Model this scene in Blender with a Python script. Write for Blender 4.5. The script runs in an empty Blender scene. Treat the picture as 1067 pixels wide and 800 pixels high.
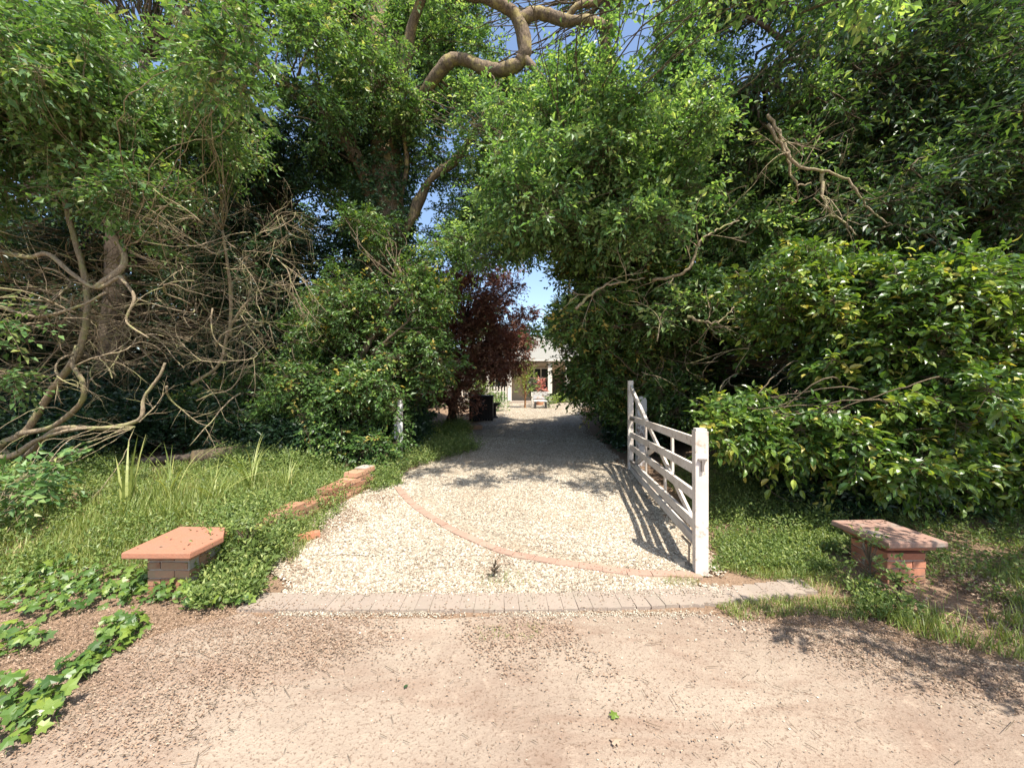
import bpy, math, random
import numpy as np
from mathutils import Vector
rng = np.random.default_rng(7)
random.seed(7)
S = bpy.context.scene
COL = S.collection
CZ, F, CX, CY = 1.65, 385.0, 533.5, 400.0

# ------------------------------------------------------------------ helpers
def gz(x, y):
    x = np.asarray(x, float); y = np.asarray(y, float)
    z = np.clip(y - 3.2, 0, 3.3) * .04 + np.clip(y - 6.5, 0, 8) * .015
    bank = np.clip((-2.5 - x) / .8, 0, 1) * np.clip((y - 3.0) / .9, 0, 1) * .2
    bankr = np.clip((x - 2.6) / 1.5, 0, 1) * np.clip((y - 3.2) / 1.5, 0, 1) * .12
    near = np.exp(-((y - 2) / 14) ** 2)
    bump = (.014 * np.sin(2.1 * x + 1.3 * y) * np.sin(1.7 * y - .6 * x) + .008 * np.sin(5.3 * x + .4) * np.sin(4.7 * y)) * near
    bump = bump * np.where((np.abs(y - 3.0) < .5) & (np.abs(x) < 3), .0, 1)
    return z + bank + bankr + bump
def at(px, py, Y):
    return np.array([(px - CX) / F * Y, Y, CZ - (py - CY) / F * Y])
def gp(px, py):
    Y = CZ * F / max(py - CY, 4)
    for _ in range(30):
        X = (px - CX) / F * Y
        Y = .5 * Y + .5 * (CZ - float(gz(X, Y))) * F / max(py - CY, 4)
    X = (px - CX) / F * Y
    return np.array([X, Y, float(gz(X, Y))])
def nrm(a):
    return a / np.maximum(np.linalg.norm(a, axis=-1, keepdims=True), 1e-9)

class MB:
    def __init__(s): s.v = []; s.f = []; s.t = []; s.n = 0
    def add(s, v, f, t=None):
        v = np.asarray(v, float).reshape(-1, 3)
        f = np.asarray(f, int)
        if f.ndim == 1: f = f[None]
        s.v.append(v); s.f.append(f + s.n); s.n += len(v)
        s.t.append(np.full(len(v), .5) if t is None else np.broadcast_to(np.asarray(t, float), (len(v),)))
    def build(s, name, mat, parent=None, smooth=False, loc=None):
        me = bpy.data.meshes.new(name)
        v = np.concatenate(s.v)
        if parent is not None: v = v - np.array(parent.location)
        elif loc is not None: v = v - np.array(loc)
        me.vertices.add(len(v)); me.vertices.foreach_set('co', v.ravel())
        idx = np.concatenate([f.ravel() for f in s.f])
        tot = np.concatenate([np.full(len(f), f.shape[1]) for f in s.f])
        st = np.concatenate([[0], np.cumsum(tot)[:-1]])
        me.loops.add(len(idx)); me.loops.foreach_set('vertex_index', idx)
        me.polygons.add(len(tot)); me.polygons.foreach_set('loop_start', st)
        me.polygons.foreach_set('use_smooth', np.full(len(tot), smooth))
        me.update(calc_edges=True)
        a = me.attributes.new('tint', 'FLOAT', 'POINT'); a.data.foreach_set('value', np.concatenate(s.t))
        me.materials.append(mat)
        o = bpy.data.objects.new(name, me); COL.objects.link(o)
        if parent is not None: o.parent = parent
        elif loc is not None: o.location = loc
        return o
    def box(s, c, d, rz=0, jit=0, t=None, ax=None):
        c = np.array(c, float); d = np.array(d, float) / 2
        b = np.array([[x, y, z] for x in (-1, 1) for y in (-1, 1) for z in (-1, 1)], float) * d
        if jit: b += rng.uniform(-jit, jit, b.shape)
        if ax is not None: b = b @ np.array(ax)
        else:
            ca, sa = math.cos(rz), math.sin(rz)
            b = b @ np.array([[ca, sa, 0], [-sa, ca, 0], [0, 0, 1]])
        s.add(b + c, [[0, 1, 3, 2], [4, 6, 7, 5], [0, 4, 5, 1], [2, 3, 7, 6], [0, 2, 6, 4], [1, 5, 7, 3]], t)
    def beam(s, p, q, w, h, up=(0, 0, 1), t=None, jit=0):
        p = np.array(p, float); q = np.array(q, float); L = np.linalg.norm(q - p); a = (q - p) / L
        b = nrm(np.cross(np.array(up, float), a)); c = np.cross(a, b)
        s.box((p + q) / 2, (L, w, h), ax=[a, b, c], t=t, jit=jit)
    def tube(s, P, R, k=6, t=None, bump=0):
        P = np.asarray(P, float); n = len(P); R = np.broadcast_to(np.asarray(R, float), (n,))
        T = nrm(np.gradient(P, axis=0))
        ref = np.array([0, 0, 1.]) if abs(T[0][2]) < .8 else np.array([1., 0, 0])
        ang = np.arange(k) / k * 2 * math.pi
        V = []
        b = nrm(np.cross(ref, T[0]))
        for i in range(n):
            b = nrm(b - T[i] * np.dot(b, T[i])); c = np.cross(T[i], b)
            r = R[i] * (1 + bump * rng.uniform(-1, 1, k))[:, None]
            V.append(P[i] + r * (np.cos(ang)[:, None] * b + np.sin(ang)[:, None] * c))
        V = np.concatenate(V)
        i, j = np.meshgrid(np.arange(n - 1), np.arange(k), indexing='ij'); i = i.ravel(); j = j.ravel(); j2 = (j + 1) % k
        s.add(V, np.stack([i * k + j, i * k + j2, (i + 1) * k + j2, (i + 1) * k + j], 1), t)
        s.f.append((np.arange(k)[::-1] + s.n - len(V))[None]); s.f.append((np.arange(k) + s.n - k)[None])
    def inst(s, tv, tf, P, A, B, C, t=None):
        """template verts (u,v,w) -> P + u*A + v*B + w*C for all instances"""
        n = len(P); m = len(tv); tv = np.asarray(tv, float)
        V = P[:, None] + tv[None, :, 0:1] * A[:, None] + tv[None, :, 1:2] * B[:, None] + tv[None, :, 2:3] * C[:, None]
        f = np.asarray(tf)[None] + (np.arange(n) * m)[:, None, None]
        s.add(V.reshape(-1, 3), f.reshape(-1, f.shape[-1]), None if t is None else np.repeat(t, m))
    def sticks(s, P0, P1, r0, r1, t=None):
        n = len(P0); a = nrm(P1 - P0); b = nrm(np.cross(a, rng.normal(size=(n, 3)))); c = np.cross(a, b)
        V = []
        for k in range(3):
            d = math.cos(k * 2.094) * b + math.sin(k * 2.094) * c
            V += [P0 + d * np.reshape(r0, (-1, 1)), P1 + d * np.reshape(r1, (-1, 1))]
        V = np.stack(V, 1)
        f = np.array([[0, 2, 3, 1], [2, 4, 5, 3], [4, 0, 1, 5]])[None] + (np.arange(n) * 6)[:, None, None]
        s.add(V.reshape(-1, 3), f.reshape(-1, 4), None if t is None else np.repeat(t, 6))

def bezier(p, n=8, wob=0.0):
    """smooth curve through control points (Catmull-Rom)"""
    p = np.asarray(p, float); q = np.vstack([2 * p[0] - p[1], p, 2 * p[-1] - p[-2]]); out = []
    for i in range(1, len(q) - 2):
        for u in np.linspace(0, 1, n, endpoint=False):
            a, b, c, d = q[i - 1:i + 3]
            out.append(.5 * (2 * b + (c - a) * u + (2 * a - 5 * b + 4 * c - d) * u * u + (3 * b - a - 3 * c + d) * u ** 3))
    out.append(p[-1]); out = np.array(out)
    if wob: out[1:-1] += rng.normal(size=out[1:-1].shape) * wob
    return out

# ------------------------------------------------------------------ materials
def newmat(name):
    m = bpy.data.materials.new(name); m.use_nodes = True
    nt = m.node_tree; nt.nodes.clear(); return m, nt
def nd(nt, t, **kw):
    n = nt.nodes.new(t)
    for k, v in kw.items():
        if k in n.inputs.keys() if hasattr(n.inputs, 'keys') else False: n.inputs[k].default_value = v
        else: setattr(n, k, v)
    return n
def ramp(nt, stops, fac=None, interp='LINEAR'):
    r = nt.nodes.new('ShaderNodeValToRGB'); e = r.color_ramp.elements; r.color_ramp.interpolation = interp
    e[0].position = stops[0][0]; e[0].color = (*stops[0][1], 1)
    e[1].position = stops[-1][0]; e[1].color = (*stops[-1][1], 1)
    for p, c in stops[1:-1]: x = e.new(p); x.color = (*c, 1)
    if fac is not None: nt.links.new(fac, r.inputs[0])
    return r
def noise(nt, scale, detail=4, rough=.6, vec=None, dist=0):
    n = nt.nodes.new('ShaderNodeTexNoise'); n.inputs['Scale'].default_value = scale; n.inputs['Detail'].default_value = detail
    n.inputs['Roughness'].default_value = rough; n.inputs['Distortion'].default_value = dist
    if vec is not None: nt.links.new(vec, n.inputs['Vector'])
    return n
def mixc(nt, f, a, b, mode='MIX'):
    m = nt.nodes.new('ShaderNodeMix'); m.data_type = 'RGBA'; m.blend_type = mode
    for s, v in ((0, f), (6, a), (7, b)):
        if hasattr(v, 'is_linked') or isinstance(v, bpy.types.NodeSocket): nt.links.new(v, m.inputs[s])
        else: m.inputs[s].default_value = v if s == 0 else (*v, 1)
    return m.outputs[2]
def mth(nt, op, a, b=0.0, clamp=False):
    m = nt.nodes.new('ShaderNodeMath'); m.operation = op; m.use_clamp = clamp
    for i, v in enumerate((a, b)):
        if isinstance(v, bpy.types.NodeSocket): nt.links.new(v, m.inputs[i])
        else: m.inputs[i].default_value = v
    return m.outputs[0]
def objco(nt): return nt.nodes.new('ShaderNodeTexCoord').outputs['Object']
def worldco(nt): return nt.nodes.new('ShaderNodeNewGeometry').outputs['Position']
def finish(nt, col, rough=.8, bump=None, bs=.3, bd=.02, spec=.3, metal=0):
    p = nt.nodes.new('ShaderNodeBsdfPrincipled'); o = nt.nodes.new('ShaderNodeOutputMaterial')
    if isinstance(col, bpy.types.NodeSocket): nt.links.new(col, p.inputs['Base Color'])
    else: p.inputs['Base Color'].default_value = (*col, 1)
    if isinstance(rough, bpy.types.NodeSocket): nt.links.new(rough, p.inputs['Roughness'])
    else: p.inputs['Roughness'].default_value = rough
    p.inputs['Specular IOR Level'].default_value = spec; p.inputs['Metallic'].default_value = metal
    if bump is not None:
        b = nt.nodes.new('ShaderNodeBump'); b.inputs['Strength'].default_value = bs; b.inputs['Distance'].default_value = bd
        nt.links.new(bump, b.inputs['Height']); nt.links.new(b.outputs[0], p.inputs['Normal'])
    nt.links.new(p.outputs[0], o.inputs[0]); return p

def leafmat(name, stops, trans=.35, rough=.42, tcol=(1.5, 1.5, .6), spec=.5):
    if name in ('weed_leaf', 'grass_blade', 'ivy_leaf'): stops = [(p, (c[0] * 1.32, c[1] * 1.26, c[2] * 1.05)) for p, c in stops]
    elif name in ('laurel_leaf', 'shrub_leaf'): stops = [(p, (c[0] * 1.3, c[1] * 1.24, c[2] * 1.15)) for p, c in stops]
    elif tcol == (1.5, 1.5, .6): stops = [(p, (c[0] * 1.08, c[1] * 1.24, c[2] * 1.7)) for p, c in stops]  # blue lift paints the sky's sheen into the canopy leaf colours
    m, nt = newmat(name)
    at_ = nt.nodes.new('ShaderNodeAttribute'); at_.attribute_name = 'tint'
    r = ramp(nt, stops, at_.outputs['Fac'])
    p = nt.nodes.new('ShaderNodeBsdfPrincipled'); p.inputs['Roughness'].default_value = rough
    p.inputs['Specular IOR Level'].default_value = spec
    nt.links.new(r.outputs[0], p.inputs['Base Color'])
    t = nt.nodes.new('ShaderNodeBsdfTranslucent')
    nt.links.new(mixc(nt, 1.0, r.outputs[0], tcol, 'MULTIPLY'), t.inputs[0])
    x = nt.nodes.new('ShaderNodeMixShader'); x.inputs[0].default_value = trans
    o = nt.nodes.new('ShaderNodeOutputMaterial')
    nt.links.new(p.outputs[0], x.inputs[1]); nt.links.new(t.outputs[0], x.inputs[2]); nt.links.new(x.outputs[0], o.inputs[0])
    return m
M = {}
M['hazel'] = leafmat('hazel_leaf', [(0, (.05, .095, .022)), (.5, (.11, .18, .04)), (.85, (.18, .25, .055)), (1, (.3, .29, .08))])
M['bright'] = leafmat('bright_leaf', [(0, (.05, .1, .026)), (.45, (.125, .2, .05)), (.85, (.28, .35, .1)), (1, (.42, .42, .14))], .45)
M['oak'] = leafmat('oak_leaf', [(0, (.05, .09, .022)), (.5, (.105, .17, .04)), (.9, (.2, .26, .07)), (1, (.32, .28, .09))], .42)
M['oakdark'] = leafmat('shaded_oak_leaf', [(0, (.02, .042, .012)), (.55, (.042, .076, .02)), (.88, (.10, .15, .035)), (1, (.24, .26, .06))], .35)  # darker oak leaf: shade on the right tree is put into its colour
M['dark'] = leafmat('evergreen_leaf', [(0, (.014, .03, .010)), (.6, (.028, .055, .016)), (1, (.06, .1, .028))], .2, .35)  # evergreen's own dark green, lowered further to deepen the shadowed voids
M['holly'] = leafmat('shrub_leaf', [(0, (.03, .07, .018)), (.6, (.07, .14, .034)), (.92, (.15, .23, .055)), (1, (.32, .26, .07))], .3, .42)
M['laurel'] = leafmat('laurel_leaf', [(0, (.03, .07, .016)), (.5, (.065, .13, .027)), (.78, (.14, .21, .04)), (.92, (.26, .33, .06)), (1, (.33, .3, .08))], .35, .33)
M['plum'] = leafmat('plum_leaf', [(0, (.13, .06, .045)), (.6, (.3, .155, .105)), (1, (.5, .33, .22))], .3, .4, (1.6, .8, .6))
M['ivy'] = leafmat('ivy_leaf', [(0, (.025, .06, .015)), (.5, (.062, .12, .026)), (1, (.16, .22, .045))], .25, .4)
M['ivydark'] = leafmat('trunk_ivy_leaf', [(0, (.022, .045, .013)), (.6, (.05, .09, .025)), (1, (.11, .16, .045))], .25, .5)
M['weed'] = leafmat('weed_leaf', [(0, (.06, .1, .03)), (.6, (.13, .19, .06)), (1, (.26, .3, .12))], .35, .5)
M['grass'] = leafmat('grass_blade', [(0, (.07, .11, .03)), (.55, (.16, .21, .06)), (.8, (.26, .29, .11)), (1, (.42, .34, .18))], .35, .5)
M['yellowleaf'] = leafmat('golden_leaf', [(0, (.12, .15, .03)), (1, (.32, .36, .05))], .35, .5)
M['pink'] = leafmat('flower_petal', [(0, (.5, .14, .1)), (1, (.7, .4, .3))], .3, .5, (1, .9, .9))
M['litter'] = leafmat('dry_leaf', [(0, (.19, .125, .085)), (.5, (.31, .215, .15)), (1, (.45, .35, .26))], .1, .8, (1, 1, 1), .1)

def barkmat(name, a, b, scale=9, lichen=None):
    m, nt = newmat(name); co = worldco(nt)
    mp = nt.nodes.new('ShaderNodeMapping'); mp.inputs['Scale'].default_value = (1, 1, .45); nt.links.new(co, mp.inputs[0])
    n = noise(nt, scale * 2.5, 6, .7, mp.outputs[0], .6); r = ramp(nt, [(.3, a), (.7, b)], n.outputs[0]); c = r.outputs[0]
    if lichen:
        n2 = noise(nt, 4, 5, .7, co); f = ramp(nt, [(.5, (0, 0, 0)), (.62, (1, 1, 1))], n2.outputs[0]); c = mixc(nt, f.outputs[0], c, lichen)
    finish(nt, c, .85, n.outputs[0], .8, .03, .2); return m
M['bark'] = barkmat('ivy_tree_bark', (.05, .038, .026), (.27, .2, .135), 12, (.32, .26, .11))
M['barkdark'] = barkmat('dark_bark', (.05, .04, .032), (.15, .115, .085))
M['deadwood'] = barkmat('dead_branch', (.15, .115, .075), (.42, .33, .22), 16, (.3, .29, .13))
M['twig'] = barkmat('twig_bark', (.07, .055, .035), (.19, .145, .095), 20)
M['oldbark'] = barkmat('orange_brown_bark', (.2, .1, .05), (.36, .2, .1), 20)
M['torn'] = barkmat('torn_wood', (.3, .06, .03), (.5, .14, .07), 20)

# white weathered timber
m, nt = newmat('weathered_white_paint'); co = objco(nt)
n = noise(nt, 14, 6, .7, co); n3 = noise(nt, 3, 4, .6, co)
c = mixc(nt, ramp(nt, [(.35, (0, 0, 0)), (.75, (1, 1, 1))], n3.outputs[0]).outputs[0], (.66, .6, .54), (.50, .42, .35))
c = mixc(nt, ramp(nt, [(.56, (0, 0, 0)), (.66, (1, 1, 1))], n.outputs[0]).outputs[0], c, (.36, .29, .22))
mp = nt.nodes.new('ShaderNodeMapping'); mp.inputs['Scale'].default_value = (60, 60, 4); nt.links.new(co, mp.inputs[0])
g = noise(nt, 1, 4, .6, mp.outputs[0])
finish(nt, c, .7, g.outputs[0], .35, .004); M['white'] = m
m, nt = newmat('clean_white_paint'); finish(nt, (.6, .56, .5), .6); M['cleanwhite'] = m
m, nt = newmat('peeling_grey_white_paint'); co = objco(nt); n = noise(nt, 9, 6, .75, co)
c = mixc(nt, ramp(nt, [(.5, (0, 0, 0)), (.58, (1, 1, 1))], n.outputs[0]).outputs[0], (.66, .65, .64), (.25, .2, .17))
finish(nt, c, .8, n.outputs[0], .4, .005); M['peel'] = m
m, nt = newmat('galvanised_metal'); finish(nt, (.3, .27, .25), .5, metal=.8); M['metal'] = m

def brickmat(name, a, b, mossy=None, scale=1, spots=None):
    m, nt = newmat(name); co = worldco(nt)
    at_ = nt.nodes.new('ShaderNodeAttribute'); at_.attribute_name = 'tint'
    n = noise(nt, 30, 6, .7, co); n2 = noise(nt, 5, 5, .65, co)
    f = mth(nt, 'ADD', mth(nt, 'MULTIPLY', at_.outputs['Fac'], .6), mth(nt, 'MULTIPLY', n.outputs[0], .5), True)
    c = ramp(nt, [(.25, a), (.8, b)], f).outputs[0]
    if mossy: c = mixc(nt, ramp(nt, [(.5, (0, 0, 0)), (.66, (1, 1, 1))], n2.outputs[0]).outputs[0], c, mossy)
    if spots: c = mixc(nt, ramp(nt, [(.6, (0, 0, 0)), (.68, (1, 1, 1))], n.outputs[0]).outputs[0], c, spots)
    finish(nt, c, .88, n.outputs[0], .5, .008, .2); return m
M['brick'] = brickmat('red_brick', (.28, .09, .05), (.46, .2, .12), (.3, .17, .11))
M['oldbrick'] = brickmat('old_orange_brick', (.24, .11, .065), (.42, .24, .15), (.3, .21, .13))
M['mortar'] = brickmat('mortar', (.34, .3, .25), (.42, .37, .31))
M['cap'] = brickmat('terracotta_cap', (.27, .12, .075), (.43, .2, .125), (.31, .165, .11), spots=(.22, .1, .07))
M['capgrey'] = brickmat('lichened_cap', (.26, .14, .105), (.33, .22, .17), (.25, .225, .19))
M['paver'] = brickmat('grey_pink_paver', (.24, .195, .16), (.32, .26, .21), (.27, .225, .18))
M['paverred'] = brickmat('red_paver', (.29, .18, .135), (.38, .25, .19), (.33, .25, .19))
m, nt = newmat('cut_wood'); co = objco(nt)
w = nt.nodes.new('ShaderNodeTexWave'); w.wave_type = 'RINGS'; w.rings_direction = 'X'; w.inputs['Scale'].default_value = 22; w.inputs['Distortion'].default_value = 2
nt.links.new(co, w.inputs[0]); finish(nt, ramp(nt, [(0, (.26, .18, .1)), (1, (.42, .3, .17))], w.outputs[0]).outputs[0], .8); M['cutwood'] = m

# ground materials
def stonemat(name, stops):
    m, nt = newmat(name); a_ = nt.nodes.new('ShaderNodeAttribute'); a_.attribute_name = 'tint'
    finish(nt, ramp(nt, stops, a_.outputs['Fac']).outputs[0], .8, spec=.25); return m
M['stone'] = stonemat('pale_gravel_stone', [(0, (.12, .095, .07)), (.3, (.29, .24, .18)), (.7, (.47, .41, .32)), (1, (.64, .6, .51))])
m, nt = newmat('gravel_bed'); co = worldco(nt)
v = nt.nodes.new('ShaderNodeTexVoronoi'); v.inputs['Scale'].default_value = 55; nt.links.new(co, v.inputs[0])
sep = nt.nodes.new('ShaderNodeSeparateColor'); nt.links.new(v.outputs['Color'], sep.inputs[0])
c = ramp(nt, [(0, (.15, .12, .09)), (.5, (.32, .27, .2)), (1, (.5, .44, .35))], sep.outputs[0]).outputs[0]
n = noise(nt, 1.3, 6, .65, co)
c = mixc(nt, ramp(nt, [(.42, (0, 0, 0)), (.68, (.75, .75, .75))], n.outputs[0]).outputs[0], c, (.33, .25, .17))
inv = mth(nt, 'SUBTRACT', 1.0, v.outputs['Distance'])
finish(nt, c, .85, inv, .8, .015); M['gravelbed'] = m
m, nt = newmat('dry_dirt'); co = worldco(nt)
n1 = noise(nt, .9, 6, .62, co); n2 = noise(nt, 9, 8, .7, co); n3 = noise(nt, 70, 4, .7, co)
mp = nt.nodes.new('ShaderNodeMapping'); mp.inputs['Rotation'].default_value = (0, 0, .5); mp.inputs['Scale'].default_value = (.55, 2.4, 1); nt.links.new(co, mp.inputs[0])
n4 = noise(nt, 1.6, 6, .65, mp.outputs[0], .5)
c = mixc(nt, ramp(nt, [(.38, (0, 0, 0)), (.66, (1, 1, 1))], n1.outputs[0]).outputs[0], (.33, .268, .208), (.235, .172, .13))
c = mixc(nt, ramp(nt, [(.48, (0, 0, 0)), (.66, (.65, .65, .65))], n4.outputs[0]).outputs[0], c, (.225, .15, .108))
c = mixc(nt, ramp(nt, [(.55, (0, 0, 0)), (.75, (.8, .8, .8))], n2.outputs[0]).outputs[0], c, (.40, .315, .24))
c = mixc(nt, ramp(nt, [(.54, (0, 0, 0)), (.64, (.85, .85, .85))], n3.outputs[0]).outputs[0], c, (.15, .1, .07))
h = mth(nt, 'ADD', mth(nt, 'MULTIPLY', n2.outputs[0], 1.0), mth(nt, 'MULTIPLY', n3.outputs[0], .35))
finish(nt, c, .9, h, .55, .03, .15); M['dirt'] = m
m, nt = newmat('leaf_litter_soil'); co = worldco(nt)
n1 = noise(nt, 2.2, 6, .65, co); n3 = noise(nt, 45, 5, .7, co)
c = mixc(nt, n1.outputs[0], (.30, .2, .135), (.17, .115, .075)); c = mixc(nt, ramp(nt, [(.5, (0, 0, 0)), (.7, (.8, .8, .8))], n3.outputs[0]).outputs[0], c, (.36, .25, .17))
finish(nt, c, .92, n3.outputs[0], .7, .03, .1); M['soil'] = m

# ------------------------------------------------------------------ tagging
def tag(o, label, cat=None, group=None, kind=None):
    if label: o['label'] = label
    if cat: o['category'] = cat
    if group: o['group'] = group
    if kind: o['kind'] = kind
    return o
def thing(name, label, cat, loc, group=None):
    o = bpy.data.objects.new(name, None); COL.objects.link(o); o.location = [float(a) for a in loc]
    o.empty_display_size = .2
    return tag(o, label, cat, group)

# ------------------------------------------------------------------ leaf templates
T_SIMPLE = ([(0, 0, 0), (.5, .42, .14), (0, 1, -.12), (-.5, .42, .14)], [(0, 1, 2), (0, 2, 3)])
T_BROAD = ([(0, 0, 0), (0, .5, .02), (0, 1, -.2), (.36, .18, .1), (.5, .48, .12), (.3, .78, .0), (-.36, .18, .1), (-.5, .48, .12), (-.3, .78, .0)],
           [(0, 3, 1), (3, 4, 1), (1, 4, 5), (1, 5, 2), (0, 1, 6), (6, 1, 7), (1, 8, 7), (1, 2, 8)])
_o = [(0, .06), (.28, -.08), (.52, .12), (.36, .32), (.56, .62), (.26, .62), (0, 1.05), (-.26, .62), (-.56, .62), (-.36, .32), (-.52, .12), (-.28, -.08)]
T_IVY = ([(0, .35, .06)] + [(a, b, -.10 * abs(a) - .05 * (i % 2 == 0)) for i, (a, b) in enumerate(_o)], [(0, i + 1, (i + 1) % 12 + 1) for i in range(12)])
T_BLADE = ([(-.5, 0, 0), (.5, 0, 0), (.4, .5, .12), (-.4, .5, .12), (0, 1, .5)], [(0, 1, 2), (0, 2, 3), (3, 2, 4)])

def sprays(mb, tw, O, D, L, k, size, tpl=T_SIMPLE, asp=.55, tint=None, droop=.25, up=1.0, tr=.0025, sj=.25):
    """leafy sprays: origins O, directions D, lengths L, k leaves each"""
    n = len(O)
    if n == 0: return
    tint = rng.beta(2, 2.6, n) if tint is None else tint
    B = nrm(np.cross(D, np.array([0, 0, 1.]) + .3 * rng.normal(size=(n, 3))))
    P = []; LD = []; TT = []
    for j in range(k):
        t = (j + 1) / k
        p = O + D * (L * t)[:, None]; p[:, 2] -= droop * L * t * t
        a = math.radians(58 if j < k - 1 else 8); sgn = 1 if j % 2 else -1
        d = D * math.cos(a) + B * sgn * math.sin(a); d = d + rng.normal(size=(n, 3)) * .3; d[:, 2] -= droop * .9
        P.append(p); LD.append(nrm(d)); TT.append(np.clip(tint + rng.normal(size=n) * .13 + .12 * (j == k - 1), 0, 1))
    P = np.concatenate(P); LD = np.concatenate(LD); TT = np.concatenate(TT)
    N = np.array([.12, -.38, up * .85]) + rng.normal(size=P.shape) * .62
    A = nrm(np.cross(LD, N)); N = np.cross(A, LD)
    s = (size * (1 + sj * rng.normal(size=len(P)))).clip(size * .45, size * 1.6)[:, None]
    mb.inst(tpl[0], tpl[1], P, A * s * asp, LD * s, N * s, TT)
    if tw is not None:
        e = O + D * L[:, None] * .5; e[:, 2] -= droop * L * .25
        e2 = O + D * L[:, None]; e2[:, 2] -= droop * L
        tw.sticks(O - D * (L * .35)[:, None], e, np.full(n, tr), np.full(n, tr * .8)); tw.sticks(e, e2, np.full(n, tr * .8), np.full(n, tr * .4))

def clump_points(c, R, nsub, per, flat=.8):
    u = nrm(rng.normal(size=(nsub, 3))) * (rng.uniform(.15, 1, nsub) ** .55)[:, None]
    sc = np.asarray(c) + u * np.array([R, R, R * flat]) * .8
    sr = R * rng.uniform(.16, .4, nsub)
    idx = np.repeat(np.arange(nsub), per)
    q = rng.normal(size=(len(idx), 3)) * .62
    O = sc[idx] + q * sr[idx][:, None] * np.array([1, 1, .75])
    D = nrm(nrm(O - np.asarray(c)) * .8 + rng.normal(size=O.shape) * .6 + np.array([0, 0, .05]))
    ti = np.repeat(rng.normal(size=nsub) * .13, per)
    return O, D, sc, sr, ti

def fill(x0, x1, y0, y1, Y0, Y1, r0, r1, n, gaps=()):
    out = []; tries = 0
    while len(out) < n and tries < n * 30:
        tries += 1
        px, py, Y = rng.uniform(x0, x1), rng.uniform(y0, y1), rng.uniform(Y0, Y1); r = rng.uniform(r0, r1)
        rp = r * F / Y
        if any(math.hypot(px - gx, py - gy) < gr + rp * .75 for gx, gy, gr in gaps): continue
        out.append((*at(px, py, Y), r))
    return out
GAPS = [(158, 55, 26), (318, 225, 24), (330, 275, 16), (455, 215, 22), (492, 160, 9), (572, 395, 20), (556, 372, 10), (563, 285, 14), (655, 62, 20), (805, 45, 22), (570, 315, 8), (35, 215, 10), (300, 300, 8), (470, 130, 6), (830, 70, 12)]

def tree(name, label, cat, base, trunk, tr, clumps, mat, size, dens=1.0, k=7, tpl=T_SIMPLE, asp=.55, bark='barkdark', tw='twig',
         L=.3, droop=.25, group=None, nsub=14, per=14, limbs=(), conn=.03, twr=.0022, twigs=True, flat=.8, extra=None, sat=2):
    if tpl is T_SIMPLE: size *= 1.18; dens *= .68
    root = thing(name, label, cat, base, group)
    t = MB(); tp = bezier(trunk, 8, tr[0] * .06); R = np.interp(np.linspace(0, 1, len(tp)), np.linspace(0, 1, len(tr)), tr)
    R = R * (1 + .5 * np.exp(-np.arange(len(tp)) / 2.0)); t.tube(tp, R, 12, bump=.09); t.build('trunk', M[bark], root, True)
    for lp, r0, r1 in limbs:
        b = MB(); q = bezier(lp, 8, r0 * .05); rr = np.linspace(r0, r1, len(q)) * np.interp(np.arange(len(q)), np.arange(0, len(q) + 4, 4), 1 + .12 * rng.normal(size=len(range(0, len(q) + 4, 4)))); b.tube(q, rr, 10, bump=.04); b.build('limb', M[bark], root, True)
    cr = MB(); tws = MB(); br = MB()
    allp = np.vstack([tp] + [bezier(lp, 8) for lp, _, _ in limbs])
    ref = np.mean([q_[3] for q_ in clumps]); cl2 = list(clumps)
    for (x, y, z, R_) in clumps:
        for _ in range(sat):
            v_ = nrm(rng.normal(size=3) * np.array([1, 1, .7])); w_ = np.array([x, y, z]) + v_ * R_ * rng.uniform(.95, 1.45); wx, wy = CX + w_[0] / max(w_[1], .5) * F, CY - (w_[2] - CZ) / max(w_[1], .5) * F
            if all(math.hypot(wx - g_[0], wy - g_[1]) > g_[2] for g_ in GAPS): cl2.append((*w_, R_ * rng.uniform(.25, .45)))
    for (x, y, z, R_) in cl2:
        c = np.array([x, y, z])
        d = np.linalg.norm(allp - c, axis=1) + 1.2 * np.clip(allp[:, 2] - c[2] + .1, 0, None)
        a = allp[np.argmin(d)]
        dist = np.linalg.norm(c - a)
        mid = (a + c) / 2 + rng.normal(size=3) * dist * .12 + np.array([0, 0, .05 * dist])
        q = bezier([a, (a + mid) / 2 + rng.normal(size=3) * dist * .035, mid, (mid + c) / 2 + rng.normal(size=3) * dist * .035, c], 6, .003 * dist); r0 = conn * (.5 + R_) * (.7 + .12 * dist)
        br.tube(q, np.linspace(r0, r0 * .35, len(q)), 6)
        rel = R_ / ref
        ns = max(3, int(nsub * min(1.5, rel) * rng.uniform(.75, 1.2))); pr = max(3, int(per * dens * min(1.4, rel ** .6)))
        O, D, sc, sr, ti = clump_points(c, R_, ns, pr, flat)
        for s_ in sc[: max(3, ns // 2)]:
            q = bezier([q[-3], (c + s_) / 2 + rng.normal(size=3) * .06 * R_, s_], 3) if False else bezier([c - (c - a) * .12, (c + s_) / 2 + rng.normal(size=3) * .08 * R_, s_], 3)
            br.tube(q, np.linspace(r0 * .35, max(.004, r0 * .12), len(q)), 4)
        LL = L * rng.uniform(.6, 1.3, len(O))
        sprays(cr, tws if twigs else None, O, D, LL, k, size, tpl, asp, np.clip(rng.beta(2, 2.6, len(O)) + ti, 0, 1), droop, tr=twr)
    if extra: extra(cr, tws)
    br.build('branches', M[tw], root, True)
    cr.build('crown', M[mat], root)
    if twigs and tws.v: tws.build('twigs', M[tw], root)
    return root

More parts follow.
